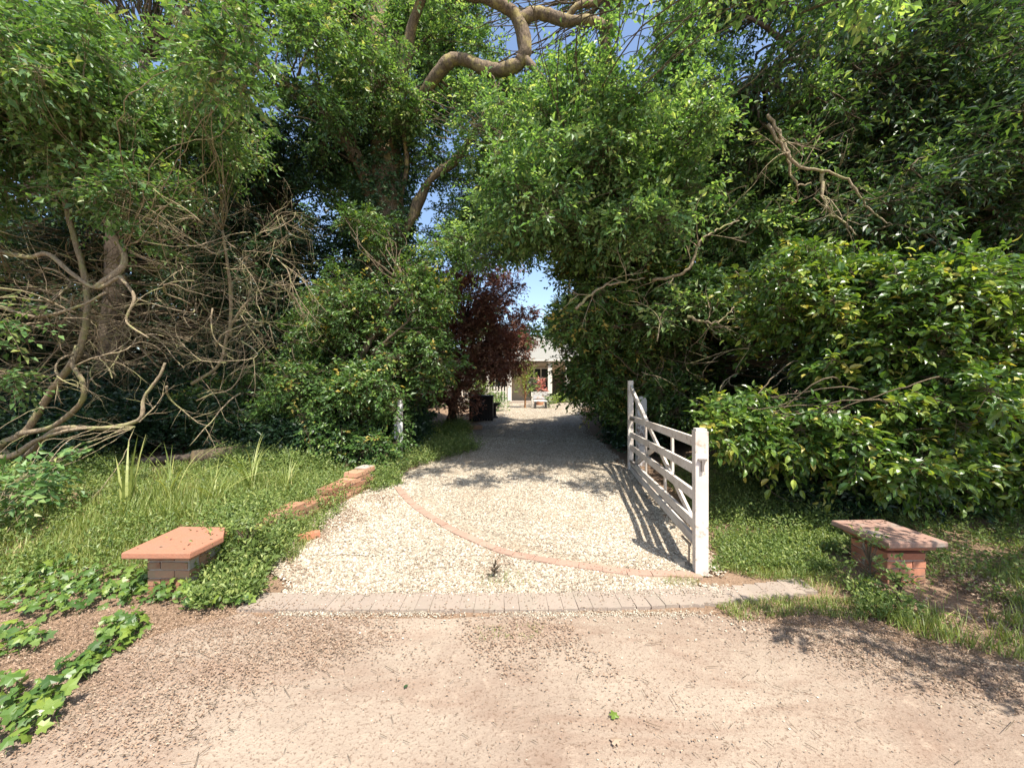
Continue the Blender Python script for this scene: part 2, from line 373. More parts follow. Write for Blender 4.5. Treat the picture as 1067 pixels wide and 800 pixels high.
def grow(mb, p, d, L, r, depth, wig=.35, k=5, tend=(0, 0, 0), spread=.9):
    n = max(4, int(L / .09)); P = [np.array(p, float)]; dd = nrm(np.array(d, float)); st = L / n
    bend = rng.normal(size=3) * .12
    for i in range(n):
        if rng.random() < .2: bend = rng.normal(size=3) * .22
        dd = nrm(dd + bend + rng.normal(size=3) * wig * .28 + np.array(tend) * .08); P.append(P[-1] + dd * st)
    P = np.array(P); R = np.linspace(r, r * .4, len(P)); mb.tube(P, R, k if r > .006 else 4)
    if depth > 0:
        for _ in range(rng.integers(3, 6)):
            i = rng.integers(1, len(P) - 1); q = nrm(P[i + 1] - P[i]); nd_ = nrm(q + spread * nrm(rng.normal(size=3)))
            grow(mb, P[i], nd_, L * rng.uniform(.4, .75), R[i] * rng.uniform(.4, .7), depth - 1, wig, k, tend, spread)

# ================================================================== SETTING
def sheet(name, xs, ys, off, mat, label, inside=None):
    X, Y = np.meshgrid(xs, ys, indexing='ij'); Z = gz(X, Y) + off
    if inside: X, Y = inside(X, Y); Z = gz(X, Y) + off
    m_ = MB(); n, k = X.shape; i, j = np.meshgrid(np.arange(n - 1), np.arange(k - 1), indexing='ij'); i = i.ravel(); j = j.ravel()
    m_.add(np.stack([X, Y, Z], -1), np.stack([i * k + j, (i + 1) * k + j, (i + 1) * k + j + 1, i * k + j + 1], 1))
    return tag(m_.build(name, M[mat], None, True), label, None, None, 'structure')
def spaced(segs): return np.unique(np.concatenate([np.arange(a, b + 1e-6, s) for a, b, s in segs]))
sheet('ground', spaced([(-400, -40, 30), (-40, -8, 1), (-8, 8, .12), (8, 40, 1), (40, 400, 30)]), spaced([(-40, -2, 2), (-2, 10, .12), (10, 40, 1), (40, 400, 30)]), -.012, 'soil', 'brown soil and leaf litter under the trees')
def wob(v, s): return .09 * math.sin(3.1 * v + s) + .05 * math.sin(8.7 * v + 2 * s) + .03 * math.sin(19 * v + s)
def track_edge(x):   # far edge of the bare track
    return np.interp(x, [-9, -4, -3, -2.4, -1.9, -.5, 1.4, 2.0, 2.8, 4, 9], [1.0, 1.35, 1.9, 2.35, 2.62, 2.62, 2.66, 2.5, 2.25, 1.7, .6])
wv = np.vectorize(wob)
def tr_in(X, Y):
    u = (Y + 6) / 8.7; e = track_edge(X) + wv(X, 1.0) * np.where(np.abs(X - .2) < 2.0, .15, 1); return X, -6 + u * (e + 6)
sheet('track', np.arange(-9, 9.01, .08), np.linspace(-6, 2.7, 110), -.004, 'dirt', 'pale dry dirt track in the foreground', tr_in)
def dl(y): return np.interp(y, [2.7, 3.0, 3.6, 4.2, 5.2, 5.9, 7, 9, 10.8, 14, 18, 22, 26, 40], [-1.85, -1.8, -2.35, -2.5, -2.3, -1.95, -1.75, -1.55, -1.3, -1.1, -1.15, -2.5, -5, -5])
def dr(y): return np.interp(y, [2.7, 3.0, 3.4, 5, 7, 9, 10.8, 14, 20, 24, 40], [1.55, 1.62, 1.8, 1.95, 2.1, 2.15, 2.2, 2.6, 3.8, 6, 6])
def dr_in(X, Y):
    u = (X + 1) / 2; a = dl(Y) + wv(Y, .3); b = dr(Y) + wv(Y, 2.0); return a + u * (b - a), Y
sheet('driveway', np.linspace(-1, 1, 60), spaced([(2.87, 10, .1), (10.5, 30, .5)]), .006, 'gravelbed', 'pale gravel driveway running back to the house', dr_in)

# loose gravel
def stones(P, s, name, label, squash=.6):
    n = len(P); a = nrm(rng.normal(size=(n, 3)) * np.array([1, 1, .3])); b = nrm(np.cross(a, np.array([0, 0, 1.]) + .2 * rng.normal(size=(n, 3)))); c = np.cross(a, b)
    t8 = np.array([(1, 0, 0), (.3, .9, .1), (-.8, .5, 0), (-.8, -.6, .1), (.4, -.9, 0), (.3, .1, .9), (-.4, -.1, .8), (0, 0, -.8)])
    tf = [(0, 1, 5), (1, 2, 5), (2, 6, 5), (2, 3, 6), (3, 4, 6), (4, 5, 6), (4, 0, 5), (1, 0, 7), (2, 1, 7), (3, 2, 7), (4, 3, 7), (0, 4, 7)]
    mb = MB(); s = s[:, None]
    dirt = .5 + .3 * np.sin(P[:, 0] * 2.3 + .8 * np.sin(P[:, 1] * 1.1)) * np.sin(P[:, 1] * .9 + .5) + .25 * np.sin(P[:, 0] * 6.1 + P[:, 1] * 3.7) * np.sin(P[:, 1] * 5.3 - P[:, 0] * 2)
    mb.inst(t8, tf, P, a * s * rng.uniform(.8, 1.4, (n, 1)), b * s, c * s * squash, np.clip(rng.beta(2.2, 1.8, n) - .28 * np.clip(dirt, 0, 1) + .08, 0, 1))
    return tag(mb.build(name, M['stone'], None), label, 'gravel', None, 'stuff')
def drive_pts(n, y0, y1, pw=1.0):
    y = y0 + (y1 - y0) * rng.uniform(0, 1, n) ** pw; u = rng.uniform(0, 1, n); a = dl(y) - .05; b = dr(y) + .15
    # thinner towards ragged edges
    x = a + (b - a) * u; keep = (np.minimum(u, 1 - u) * (b - a) > rng.uniform(0, .3, n) ** 1.5 * .8)
    keep &= np.abs(np.hypot(x - 2.1, y - 6.7) - 3.62) > .06 * (y < 6)
    x = x[keep]; y = y[keep]; return np.stack([x, y, gz(x, y) + .008], 1)
P = np.vstack([drive_pts(48000, 2.89, 6.2), drive_pts(18000, 6.0, 10), drive_pts(22000, 9, 27, 1.2)])
sz = rng.uniform(.006, .0135, len(P)) * np.where(P[:, 1] > 9, 1.7, 1)
# a few strays kicked onto the kerb and track
q = np.stack([rng.uniform(-1.8, 1.8, 1500), 2.95 - np.abs(rng.normal(size=1500)) * .22, np.zeros(1500)], 1); q[:, 2] = gz(q[:, 0], q[:, 1]) + .006 + .012 * ((q[:, 1] > 2.68))
q = q[(rng.random(1500) < .12) | (q[:, 1] > 2.85) | (q[:, 1] < 2.66)]
q2 = np.stack([rng.uniform(-4, 4, 1000), rng.uniform(.9, 2.6, 1000), np.zeros(1000)], 1); q2[:, 2] = gz(q2[:, 0], q2[:, 1]) + .001
q3 = np.stack([rng.uniform(-1.7, 1.5, 5000), 2.655 + rng.normal(size=5000) * .022, np.zeros(5000)], 1); q3 = q3[np.sin(q3[:, 0] * 3) + .8 * np.sin(q3[:, 0] * 7) + rng.normal(size=5000) * .5 > -.6]; q3[:, 2] = gz(q3[:, 0], q3[:, 1]) + .001
stones(np.vstack([P, q, q2, q3]), np.concatenate([sz, rng.uniform(.004, .008, len(q)), rng.uniform(.002, .006, len(q2)), rng.uniform(.002, .005, len(q3))]), 'gravel', 'small pale angular stones covering the driveway')

# brick kerb (soldier course)
kb = MB()
xs = np.arange(-1.95, 2.42, .108)
def kerb_y(x): return float(np.interp(x, [-2.2, -1.0, 0, 1.0, 1.8, 2.6], [2.80, 2.79, 2.79, 2.83, 2.90, 3.06]))
for x in xs:
    y = kerb_y(x) + random.uniform(-.008, .008); a = math.atan2(kerb_y(x + .05) - kerb_y(x - .05), .1) + random.uniform(-.03, .03) - (.25 if x > 1.3 else 0)
    z = float(gz(x, y)) - .005 + random.uniform(-.001, .002)
    kb.box((x, y, z - .018), (.109, .19, .056), a, 0, t=.9)
    kb.box((x, y, z - .012), (.105, .215 if x < 1.6 else .2, .06), a, .0015, t=random.uniform(.3, .65))
tag(kb.build('kerb', M['paver'], None), 'grey-pink brick kerb laid across the drive entrance', None, None, 'structure')
kb = MB(); c0 = np.array([2.15, 6.75]); R0 = 3.62
angs = np.arange(math.radians(197), math.radians(262), .205 / R0)
arcpts = []
ctrl = [gp(*p)[:2] for p in ((414, 508), (428, 524), (460, 546), (515, 572), (560, 583), (610, 591), (655, 597), (700, 599), (735, 601))]
cv = bezier([(a[0], a[1], 0) for a in ctrl], 30); dcum = np.concatenate([[0], np.cumsum(np.linalg.norm(np.diff(cv, axis=0), axis=1))])
for s_ in np.arange(.1, dcum[-1], .207):
    x = float(np.interp(s_, dcum, cv[:, 0])); y = float(np.interp(s_, dcum, cv[:, 1])); x2 = float(np.interp(s_ + .02, dcum, cv[:, 0])); y2 = float(np.interp(s_ + .02, dcum, cv[:, 1]))
    kb.box((x, y, float(gz(x, y)) - .012), (.203, .095, .06), math.atan2(y2 - y, x2 - x) + random.uniform(-.02, .02), .002, t=random.uniform(.3, .6))
tag(kb.build('brick_edging', M['paverred'], None), 'single curved row of red bricks set in the gravel', None, None, 'structure')

# ================================================================== BRICK PILLARS
def brick_block(x0, x1, y0, y1, z0, z1, name, mat, parent, rz=0, bh=.065, bl=.215, drop=0):
    """brickwork faces, one mesh, plus a mortar core"""
    mb = MB(); mc = MB(); cx, cy = (x0 + x1) / 2, (y0 + y1) / 2; ca, sa = math.cos(rz), math.sin(rz)
    def w(x, y, z): return (cx + (x - cx) * ca - (y - cy) * sa, cy + (x - cx) * sa + (y - cy) * ca, z)
    z = z0; row = 0
    while z + bh <= z1 + .02:
        for (a0, a1, fx, c, sd) in ((x0, x1, True, y0, .05), (x0, x1, True, y1, -.05), (y0 + .1, y1 - .1, False, x0, .05), (y0 + .1, y1 - .1, False, x1, -.05)):
            a = a0 - (bl / 2 if row % 2 else 0)
            while a < a1 - .01:
                s, e = max(a, a0), min(a + bl - .01, a1)
                if e - s > .03 and random.random() > drop * (z > z1 - 2.2 * bh):
                    p = ((s + e) / 2, c + sd) if fx else (c + sd, (s + e) / 2)
                    d = (e - s, .1, bh - .01) if fx else (.1, e - s, bh - .01)
                    mb.box(w(p[0], p[1], z + bh / 2), d, rz, .0025, t=random.uniform(0, 1))
                a += bl
        z += bh; row += 1
    o = mb.build(name, M[mat], parent)
    mc.box((cx, cy, (z0 + z - .015) / 2), (x1 - x0 - .016, y1 - y0 - .016, z - .015 - z0), rz); mc.build('mortar', M['mortar'], parent if parent is None else o if False else parent)
    return z
def slab(top, th, corners, mat, parent, name='cap'):
    mb = MB(); c = np.array(corners); k = len(c); m0 = c.mean(0)
    ins = m0 + (c - m0) * .985
    V = np.vstack([np.c_[ins, np.full(k, top - th)], np.c_[c, np.full(k, top - th + .008)], np.c_[c, np.full(k, top - .008)], np.c_[ins, np.full(k, top)]])
    mb.add(V, [range(k)][0:0] or np.array([[a * k + j, a * k + (j + 1) % k, (a + 1) * k + (j + 1) % k, (a + 1) * k + j] for a in range(3) for j in range(k)]), .5)
    mb.f.append(np.arange(3 * k, 4 * k)[None] + mb.n - 4 * k); mb.f.append(np.arange(k)[::-1][None] + mb.n - 4 * k)
    return mb.build(name, M[mat], parent)
pr_ = thing('brick_pillar', 'low red brick pillar with grey weathered slab cap, right of the gate', 'brick pillar', (3.27, 3.25, 0))
g0 = float(gz(3.27, 3.25)) - .02
brick_block(3.12, 3.44, 3.07, 3.40, g0, .285, 'shaft', 'brick', pr_)
slab(.325, .04, [(3.08, 3.03), (3.48, 3.03), (3.48, 3.44), (3.08, 3.44)], 'brick', pr_, 'corbel')
slab(.372, .046, [(3.03, 2.97), (3.53, 2.99), (3.50, 3.49), (3.0, 3.47)], 'capgrey', pr_)
pl_ = thing('brick_pillar', 'low brick pillar with flat terracotta slab cap among weeds on the left', 'brick pillar', (-2.72, 3.08, 0))
g0 = float(gz(-2.72, 3.08)) - .02
brick_block(-2.88, -2.55, 2.92, 3.25, g0, .30, 'shaft', 'oldbrick', pl_)
slab(.372, .05, [(-2.96, 2.80), (-2.44, 2.80), (-2.42, 3.1), (-2.56, 3.30), (-2.98, 3.32)], 'cap', pl_)
# low ruined wall on the left
wl = thing('brick_wall', 'low crumbling orange brick wall along the left edge of the gravel', 'wall', (-2.35, 4.6, 0))
brick_block(-3.65, -2.32, 4.0, 4.2, .0, .22, 'brickwork', 'oldbrick', wl, 0) if False else None
mb = MB(); mc = MB()
wp = bezier([(-2.62, 3.45, 0), (-2.50, 4.1, 0), (-2.38, 4.9, 0), (-2.16, 5.75, 0)], 24); dc = np.concatenate([[0], np.cumsum(np.linalg.norm(np.diff(wp, axis=0), axis=1))])
for row in range(6):
    s_ = .0 if row % 2 else .108
    while s_ + .2 < dc[-1]:
        x, y = float(np.interp(s_ + .1, dc, wp[:, 0])), float(np.interp(s_ + .1, dc, wp[:, 1])); x2, y2 = float(np.interp(s_ + .14, dc, wp[:, 0])), float(np.interp(s_ + .14, dc, wp[:, 1]))
        hmax = 2.2 + 1.6 * (s_ > 1.75) + .7 * math.sin(s_ * 5) + (.8 if s_ > 2.0 else 0) + 1.0
        if row < hmax:
            g = float(gz(-1.9, y)) - .03; mb.box((x, y, g + .0325 + row * .068), (.205, .21 if row % 3 else .2, .058), math.atan2(y2 - y, x2 - x) + random.uniform(-.05, .05) * (row > 2), .004, t=random.random())
            if row + 1 < hmax: mc.box((x, y, g + .066 + row * .068), (.2, .18, .016), math.atan2(y2 - y, x2 - x))
        s_ += .215
mb.build('brickwork', M['oldbrick'], wl); mc.build('mortar', M['mortar'], wl)
for (px, py, a, lab) in ((322, 556, .7, 'loose orange brick lying in front of the crumbling wall'), (346, 514, .3, 'loose red brick perched near the far end of the crumbling wall'), ):
    p = gp(px, py + 6); b = MB(); b.box((p[0], p[1], p[2] + .035), (.2, .1, .065), a, .006, t=.8)
    tag(b.build('brick', M['brick'], None, loc=(p[0], p[1], p[2])), lab, 'brick', 'loose bricks by the ruined wall')

# ================================================================== GATE
gt = thing('farm_gate', 'open white five-bar wooden gate with diagonal braces, standing right of the gravel', 'gate', (1.64, 3.22, 0))
A = np.array([1.64, 3.22]); Bq = gp(657, 489)[:2]; u = (Bq - A) / np.linalg.norm(Bq - A); GL = float(np.linalg.norm(Bq - A)); nn = np.array([-u[1], u[0]])  # nn points to the drive
def G(s, z, off=0.0): q = A + u * s + nn * off; return np.array([q[0], q[1], z])
rzg = math.atan2(u[1], u[0])
b = MB(); b.box(G(0, .62), (.085, .105, 1.24), rzg, .003); b.box(G(0, 1.252), (.07, .09, .02), rzg, .002); b.build('stile', M['white'], gt)
b = MB(); zf = float(gz(*Bq)); b.box(G(GL, (zf + 1.72) / 2), (.09, .085, 1.70 - zf), rzg, .003); b.build('stile', M['white'], gt)
near = [1.13, .885, .645, .385, .235]; far = [1.05, .76, .54, .275, .16]
for zn, zf_ in zip(near, far):
    b = MB(); b.beam(G(.03, zn, .0), G(GL - .03, zf_, .0), .032, .088, jit=.002); b.build('rail', M['white'], gt)
def zr(i, s): return near[i] + (far[i] - near[i]) * s / GL
def member(s0, z0, s1, z1, off, w=.03, h=.07):
    b = MB(); b.beam(G(s0, z0, off), G(s1, z1, off), w, h, up=(nn[0], nn[1], 0) if False else (0, 0, 1), jit=.002); b.build('brace', M['white'], gt)
member(GL - .02, 1.60, .62 * GL, zr(0, .62 * GL) + .02, 0, .04, .075)
member(.66 * GL, zr(0, .62 * GL), .05, .27, -.034, .024)
member(GL - .04, .2, .5 * GL, zr(1, .5 * GL), -.036, .024)
for s_, a_, b_ in ((.72, 0, 4), (.40, 2, 4), (.31, 0, 2)):
    b = MB(); s0 = s_ * GL; z0, z1 = zr(a_, s0) , zr(b_, s0); b.box(G(s0, (z0 + z1) / 2, -.062 if s_ > .5 else -.06), (.06, .022, z0 - z1), rzg, .002); b.build('upright', M['white'], gt)
b = MB(); b.beam(G(-.05, 1.0), G(-.05, .9), .03, .02, up=(1, 0, 0)); b.box(G(-.055, 1.0), (.02, .07, .015), rzg); b.build('latch', M['metal'], gt)
for zh in (1.04, .3):
    b = MB(); b.beam(G(GL - .5, zh + .02, .022), G(GL + .02, zh, .022), .008, .035); b.build('hinge', M['metal'], gt)
b = MB(); b.beam(G(.06, .22, .06), G(.3, .2, .06), .015, .02); b.tube([G(.1, .22, .06), G(.1, .01, .06)], .009, 8); b.build('drop_bolt', M['metal'], gt)
b = MB(); b.box(G(.14, .02, .13), (.09, .07, .05), rzg, .012); tag(b.build('stone', M['stone'], None, loc=tuple(G(.14, 0, .13))), 'small pale stone block on the gravel at the foot of the open gate', 'stone')
# round-topped post behind
rp = at(668, 489, 6.95); gzz = float(gz(rp[0], 6.95)); b = MB(); prof = []
for s_ in np.linspace(0, math.pi, 9): prof.append((math.cos(s_) * .085, 1.33 + math.sin(s_) * .09))
prof = [(.085, gzz - .03)] + prof + [(-.085, gzz - .03)]; k = len(prof)
V = [(rp[0] + a, 6.95 + d, z) for d in (-.06, .06) for a, z in prof]
b.add(V, [[j, (j + 1) % k, k + (j + 1) % k, k + j] for j in range(k)]); b.f.append(np.arange(k)[None]); b.f.append((np.arange(k)[::-1] + k)[None])
tag(b.build('gate_post', M['peel'], None, loc=(rp[0], 6.95, gzz)), 'pale round-topped hanging post behind the far end of the gate', 'gate post')
lp = at(417, 470, 6.7); zl = float(gz(lp[0], 6.7))
b = MB(); b.box((lp[0], 6.7, (zl + 1.36) / 2), (.085, .085, 1.36 - zl), .2, .004)
b.box((lp[0] - .075, 6.72, .9), (.075, .05, .5), .2, .012); 
tag(b.build('gate_post', M['peel'], None, loc=(lp[0], 6.7, zl)), 'peeling white gate post half swallowed by leaves left of the drive', 'gate post')

# logs
def log(p, q, r, label):
    o = thing('log', label, 'log', (p + q) / 2, 'logs lying on the left bank'); b = MB(); b.tube(bezier([p, (p + q) / 2 + np.array([0, 0, .01]), q], 5), r, 14, bump=.03); b.build('bark', M['barkdark'] if r < .1 else M['twig'], o, True)
    d = nrm(p - q); b = MB(); e = nrm(np.cross([0, 0, 1], d)); f = np.cross(d, e); a = np.arange(16) / 16 * 2 * math.pi
    b.add(p + d * .004 + r * .93 * (np.cos(a)[:, None] * e + np.sin(a)[:, None] * f), np.arange(16)[None]); b.build('cut_end', M['cutwood'], o); return o
p0 = at(201, 477, 5.9); log(p0, p0 + np.array([.55, .75, -.02]), .12, 'thick cut log showing its round sawn end on the left bank')
p0 = at(148, 481, 6.0); log(p0, p0 + np.array([.72, .25, .03]), .06, 'thin pale log lying against the thick log')

# ================================================================== HOUSE AND GARDEN
m, nt = newmat('cream_render'); n = noise(nt, 3, 5, .6, worldco(nt)); finish(nt, mixc(nt, n.outputs[0], (.56, .44, .3), (.66, .55, .4)), .85); M['cream'] = m
m, nt = newmat('pale_roof'); co = worldco(nt); w = nt.nodes.new('ShaderNodeTexWave'); w.bands_direction = 'X'; w.inputs['Scale'].default_value = 6; nt.links.new(co, w.inputs[0])
finish(nt, mixc(nt, w.outputs[0], (.22, .21, .18), (.33, .32, .28)), .6, w.outputs[0], .6, .05); M['roof'] = m
m, nt = newmat('window_glass'); finish(nt, (.03, .035, .04), .06, spec=.8); M['glass'] = m
hs = thing('house', 'cream single-storey house with pale roof and white veranda posts at the end of the drive', 'house', (0, 29, .25))
gh = .25
b = MB(); b.box((3.5, 33, gh + 1.6), (11, 5, 3.2)); b.build('wall', M['cream'], hs)
b = MB(); zt = gh + 3.15
b.add([(-2.6, 29.9, zt + .25), (9.6, 29.9, zt + .25), (9.6, 33, zt + 2.5), (-2.6, 33, zt + 2.5), (9.6, 36, zt + .25), (-2.6, 36, zt + .25)], [[0, 1, 2, 3], [3, 2, 4, 5]])
b.add([(-2.6, 29.9, zt + .2), (9.6, 29.9, zt + .2), (9.6, 36, zt + .2), (-2.6, 36, zt + .2)], [[3, 2, 1, 0]]); b.build('roof', M['roof'], hs)
b = MB(); b.box((3.5, 28.9, zt + .0), (12, 2.3, .08)); b.build('veranda_roof', M['roof'], hs)
b = MB(); b.box((3.5, 27.7, zt + .03), (12, .12, .13)); b.build('gutter', M['cleanwhite'], hs)
b = MB(); b.box((3.5, 28.6, gh + .03), (11, 3, .12)); b.build('veranda_floor', M['paver'], hs)
for px in (508, 531, 573, 591.5, 603, 640):
    x = (px - CX) / F * 28; b = MB(); b.box((x, 28, gh + 1.6), (.30 if px != 603 else .2, .2, 3.05)); b.build('post', M['cleanwhite'], hs)
for px0, px1, z0, z1 in ((549, 571, .55, 2.7), (600, 612, .6, 2.6), (510, 528, .6, 2.6)):
    x0, x1 = (px0 - CX) / F * 30.4, (px1 - CX) / F * 30.4
    b = MB(); n_ = 3
    for i in range(n_ + 1): b.box((x0 + (x1 - x0) * i / n_, 30.46, gh + (z0 + z1) / 2), (.09, .1, z1 - z0))
    for z in (z0, z0 + (z1 - z0) * .62, z1): b.box(((x0 + x1) / 2, 30.455, gh + z), (x1 - x0 + .1, .11, .1))
    wf = b.build('window', M['cleanwhite'], hs); g = MB(); g.box(((x0 + x1) / 2, 30.48, gh + (z0 + z1) / 2), (x1 - x0, .03, z1 - z0)); po = g.build('pane', M['glass'], hs); po.parent = wf
    
b = MB(); b.box(((582 - CX) / F * 30.4, 30.47, gh + 1.05), (.95, .06, 2.1)); b.build('door', M['barkdark'], hs)
# bench
bx, by = (563 - CX) / F * 22, 22.0
bn = thing('garden_bench', 'white garden bench facing down the drive in front of the house', 'bench', (bx, by, gh))
b = MB(); b.box((bx, by, gh + .44), (1.0, .42, .05)); b.build('seat', M['peel'], bn)
b = MB()
for i in range(4): b.box((bx, by + .22, gh + .56 + i * .11), (1.0, .03, .07))
b.build('backrest', M['peel'], bn)
for sx in (-.5, .5):
    b = MB(); b.box((bx + sx, by - .02, gh + .66), (.06, .5, .05)); b.build('armrest', M['cleanwhite'], bn)
    for sy in (-.2, .22):
        b = MB(); b.box((bx + sx, by + sy, gh + (.32 if sy < 0 else .46)), (.06, .06, .64 if sy < 0 else .9)); b.build('leg', M['cleanwhite'], bn)
m, nt = newmat('dark_timber'); n = noise(nt, 20, 4, .6, objco(nt)); finish(nt, mixc(nt, n.outputs[0], (.02, .02, .022), (.05, .045, .045)), .7); M['darkwood'] = m
m, nt = newmat('terracotta'); finish(nt, (.42, .2, .12), .8); M['terra'] = m
tb = thing('garden_table', 'low dark table standing in front of the white bench', 'table', (bx - .05, by - .75, gh))
b = MB(); b.box((bx - .05, by - .75, gh + .42), (.75, .5, .05)); b.build('tabletop', M['peel'], tb)
for sx in (-.3, .3):
    for sy in (-.2, .2):
        b = MB(); b.box((bx - .05 + sx, by - .75 + sy, gh + .2), (.09, .08, .4)); b.build('leg', M['darkwood'], tb)

def small_plant(name, label, cat, base, h, w, mat, size, n, group=None, stem='twig', pot=None, k=6, tpl=T_SIMPLE, asp=.55, stem_r=.02, bare=.3):
    o = thing(name, label, cat, base, group); base = np.array(base, float)
    st = MB(); z0 = 0
    if pot:
        pb = MB(); r = pot; a = np.arange(16) / 16 * 2 * math.pi; rings = [(r * .65, 0), (r * .95, r * 1.5), (r * 1.1, r * 1.5), (r * 1.1, r * 1.75), (r * .95, r * 1.75), (r * .9, r * 1.5)]
        V = np.concatenate([base + np.c_[np.cos(a) * q, np.sin(a) * q, np.full(16, z)] for q, z in rings]); i, j = np.meshgrid(np.arange(5), np.arange(16), indexing='ij'); i = i.ravel(); j = j.ravel()
        pb.add(V, np.stack([i * 16 + j, i * 16 + (j + 1) % 16, (i + 1) * 16 + (j + 1) % 16, (i + 1) * 16 + j], 1)); pb.f.append((np.arange(16) + 80)[None]); pb.build('pot', M['terra'], o); z0 = r * 1.5
    st.tube(bezier([base + [0, 0, z0 - .02], base + [.03 * w, 0, z0 + h * .5], base + [0, 0, z0 + h * .85]], 5), np.linspace(stem_r, stem_r * .4, 11), 7)
    tips = base + np.array([0, 0, z0]) + rng.uniform(-1, 1, (n, 3)) * np.array([w / 2, w / 2, 0]) * np.sqrt(rng.uniform(0, 1, (n, 1))) + np.c_[np.zeros(n), np.zeros(n), rng.uniform(bare, 1, n) * h]
    low = base + np.c_[np.zeros(n), np.zeros(n), z0 + (tips[:, 2] - base[2] - z0) * .6]
    st.sticks(low, tips, np.full(n, .005), np.full(n, .003)); st.build('stems', M[stem], o)
    cr = MB(); D = nrm(tips - low + rng.normal(size=(n, 3)) * .1); sprays(cr, None, tips, D, np.full(n, size * 3) * rng.uniform(.6, 1.3, n), k, size, tpl, asp); cr.build('leaves', M[mat], o); return o
p = gp(547, 425); small_plant('sapling', 'young yellow-green tree with an orange-brown stem left of the white bench', 'tree', p, 2.6, 1.3, 'yellowleaf', .10, 160, stem='oldbark', stem_r=.06)
p = np.array([(554.5 - CX) / F * 23.2, 23.2, gh]); small_plant('shrub', 'small dark rounded shrub just left of the white bench', 'shrub', p, 1.55, .8, 'dark', .08, 160, bare=.4)
p = np.array([(562.5 - CX) / F * 24.5, 24.5, gh]); small_plant('flowering_plant', 'pink flowering plant in a terracotta pot behind the white bench', 'potted plant', p, 1.1, .8, 'pink', .1, 90, pot=.35)
p = np.array([(585 - CX) / F * 26.2, 26.2, gh]); small_plant('shrub', 'low bright green shrub at the foot of the veranda posts', 'shrub', p, .55, 1.6, 'yellowleaf', .11, 200, bare=.1)
p = np.array([(601 - CX) / F * 25.5, 25.5, gh]); small_plant('shrub', 'low dark shrub by the right-hand veranda post', 'shrub', p, .8, .9, 'holly', .09, 100, bare=.1)
p = np.array([(499 - CX) / F * 16.5, 16.5, gh]); small_plant('shrub', 'bright yellow-green shrub rising behind the dark slatted box', 'shrub', p, 1.35, 1.3, 'yellowleaf', .09, 320, bare=.2)
p = np.array([(519 - CX) / F * 19, 19, gh]); small_plant('shrub', 'small green shrub at the drive edge beyond the stone bowl', 'shrub', p, .85, 1.0, 'bright', .08, 160, bare=.1)
p = np.array([(572 - CX) / F * 21.6, 21.6, gh]); small_plant('shrub', 'small grey-green shrub just right of the white bench', 'shrub', p, .6, .5, 'holly', .07, 60, bare=.1)
# dark slatted box
bp = np.array([-1.18, 14.4, gh - .01]); bo = thing('planter_box', 'dark slatted wooden box at the left side of the drive', 'wooden box', bp)
b = MB()
for i in range(9):
    for sy in (-.4, .4): b.box(bp + [-.4 + i * .1, sy, .47], (.085, .03, .92), 0, .003)
    for sx in (-.43, .43):
        if 0 < i < 8: b.box(bp + [sx, -.4 + i * .1, .47], (.03, .085, .92), 0, .003)
b.build('slats', M['darkwood'], bo); b = MB(); b.box(bp + [0, 0, .95], (.95, .9, .04)); b.build('lid', M['darkwood'], bo)
# stone bowl on pedestal
up_ = np.array([(515.5 - CX) / F * 15.2, 15.2, gh]); bo = thing('birdbath', 'small dark stone bowl on a pedestal beside the slatted box', 'birdbath', up_)
def lathe(mb, c, prof, k=16):
    a = np.arange(k) / k * 2 * math.pi; V = np.concatenate([np.array(c) + np.c_[np.cos(a) * r, np.sin(a) * r, np.full(k, z)] for r, z in prof]); n = len(prof)
    i, j = np.meshgrid(np.arange(n - 1), np.arange(k), indexing='ij'); i = i.ravel(); j = j.ravel(); mb.add(V, np.stack([i * k + j, i * k + (j + 1) % k, (i + 1) * k + (j + 1) % k, (i + 1) * k + j], 1))
b = MB(); lathe(b, up_, [(.14, 0), (.14, .06), (.07, .1), (.06, .45), (.09, .5)]); b.build('pedestal', M['darkwood'], bo)
b = MB(); lathe(b, up_, [(.05, .48), (.2, .54), (.25, .62), (.22, .62), (.1, .56), (.0, .55)]); b.build('bowl', M['darkwood'], bo)
# picket fence far left of the drive
pf = thing('picket_fence', 'white picket fence glimpsed under the copper tree', 'fence', (-2.6, 21.5, gh)); b = MB(); b2 = MB()
for i in range(26): b.box((-4.6 + i * .17, 21.5, gh + .62), (.08, .025, 1.25), 0, .004)
b.build('pickets', M['cleanwhite'], pf); b2.box((-2.5, 21.53, gh + .35), (4.4, .03, .08)); b2.box((-2.5, 21.53, gh + .95), (4.4, .03, .08)); b2.build('rails', M['cleanwhite'], pf)
p = gp(494, 447); b = MB(); b.box((p[0], p[1], p[2] + .06), (.5, .3, .12), .2, .01, .8); tag(b.build('brick_step', M['oldbrick'], None, loc=tuple(p)), 'orange brick block at the left edge of the drive near the dark box', 'brick')
# timber fence behind the tangle
m, nt = newmat('reddish_boards'); n = noise(nt, 6, 5, .6, worldco(nt)); finish(nt, mixc(nt, n.outputs[0], (.08, .035, .025), (.17, .08, .05)), .85); M['boards'] = m
tf = thing('timber_fence', 'dark reddish-brown timber fence behind the tangled dead branches', 'fence', (-12, 9.5, .1)); b = MB(); b2 = MB()
for i in range(96): b.box((-18 + i * .13, 9.6 + .0 * i, 1.1), (.118, .02, 1.85), 0, .004)
b.build('boards', M['boards'], tf)
for z in (.5, 1.7): b2.box((-12, 9.63, z), (12.5, .04, .09))
b2.build('rails', M['boards'], tf)

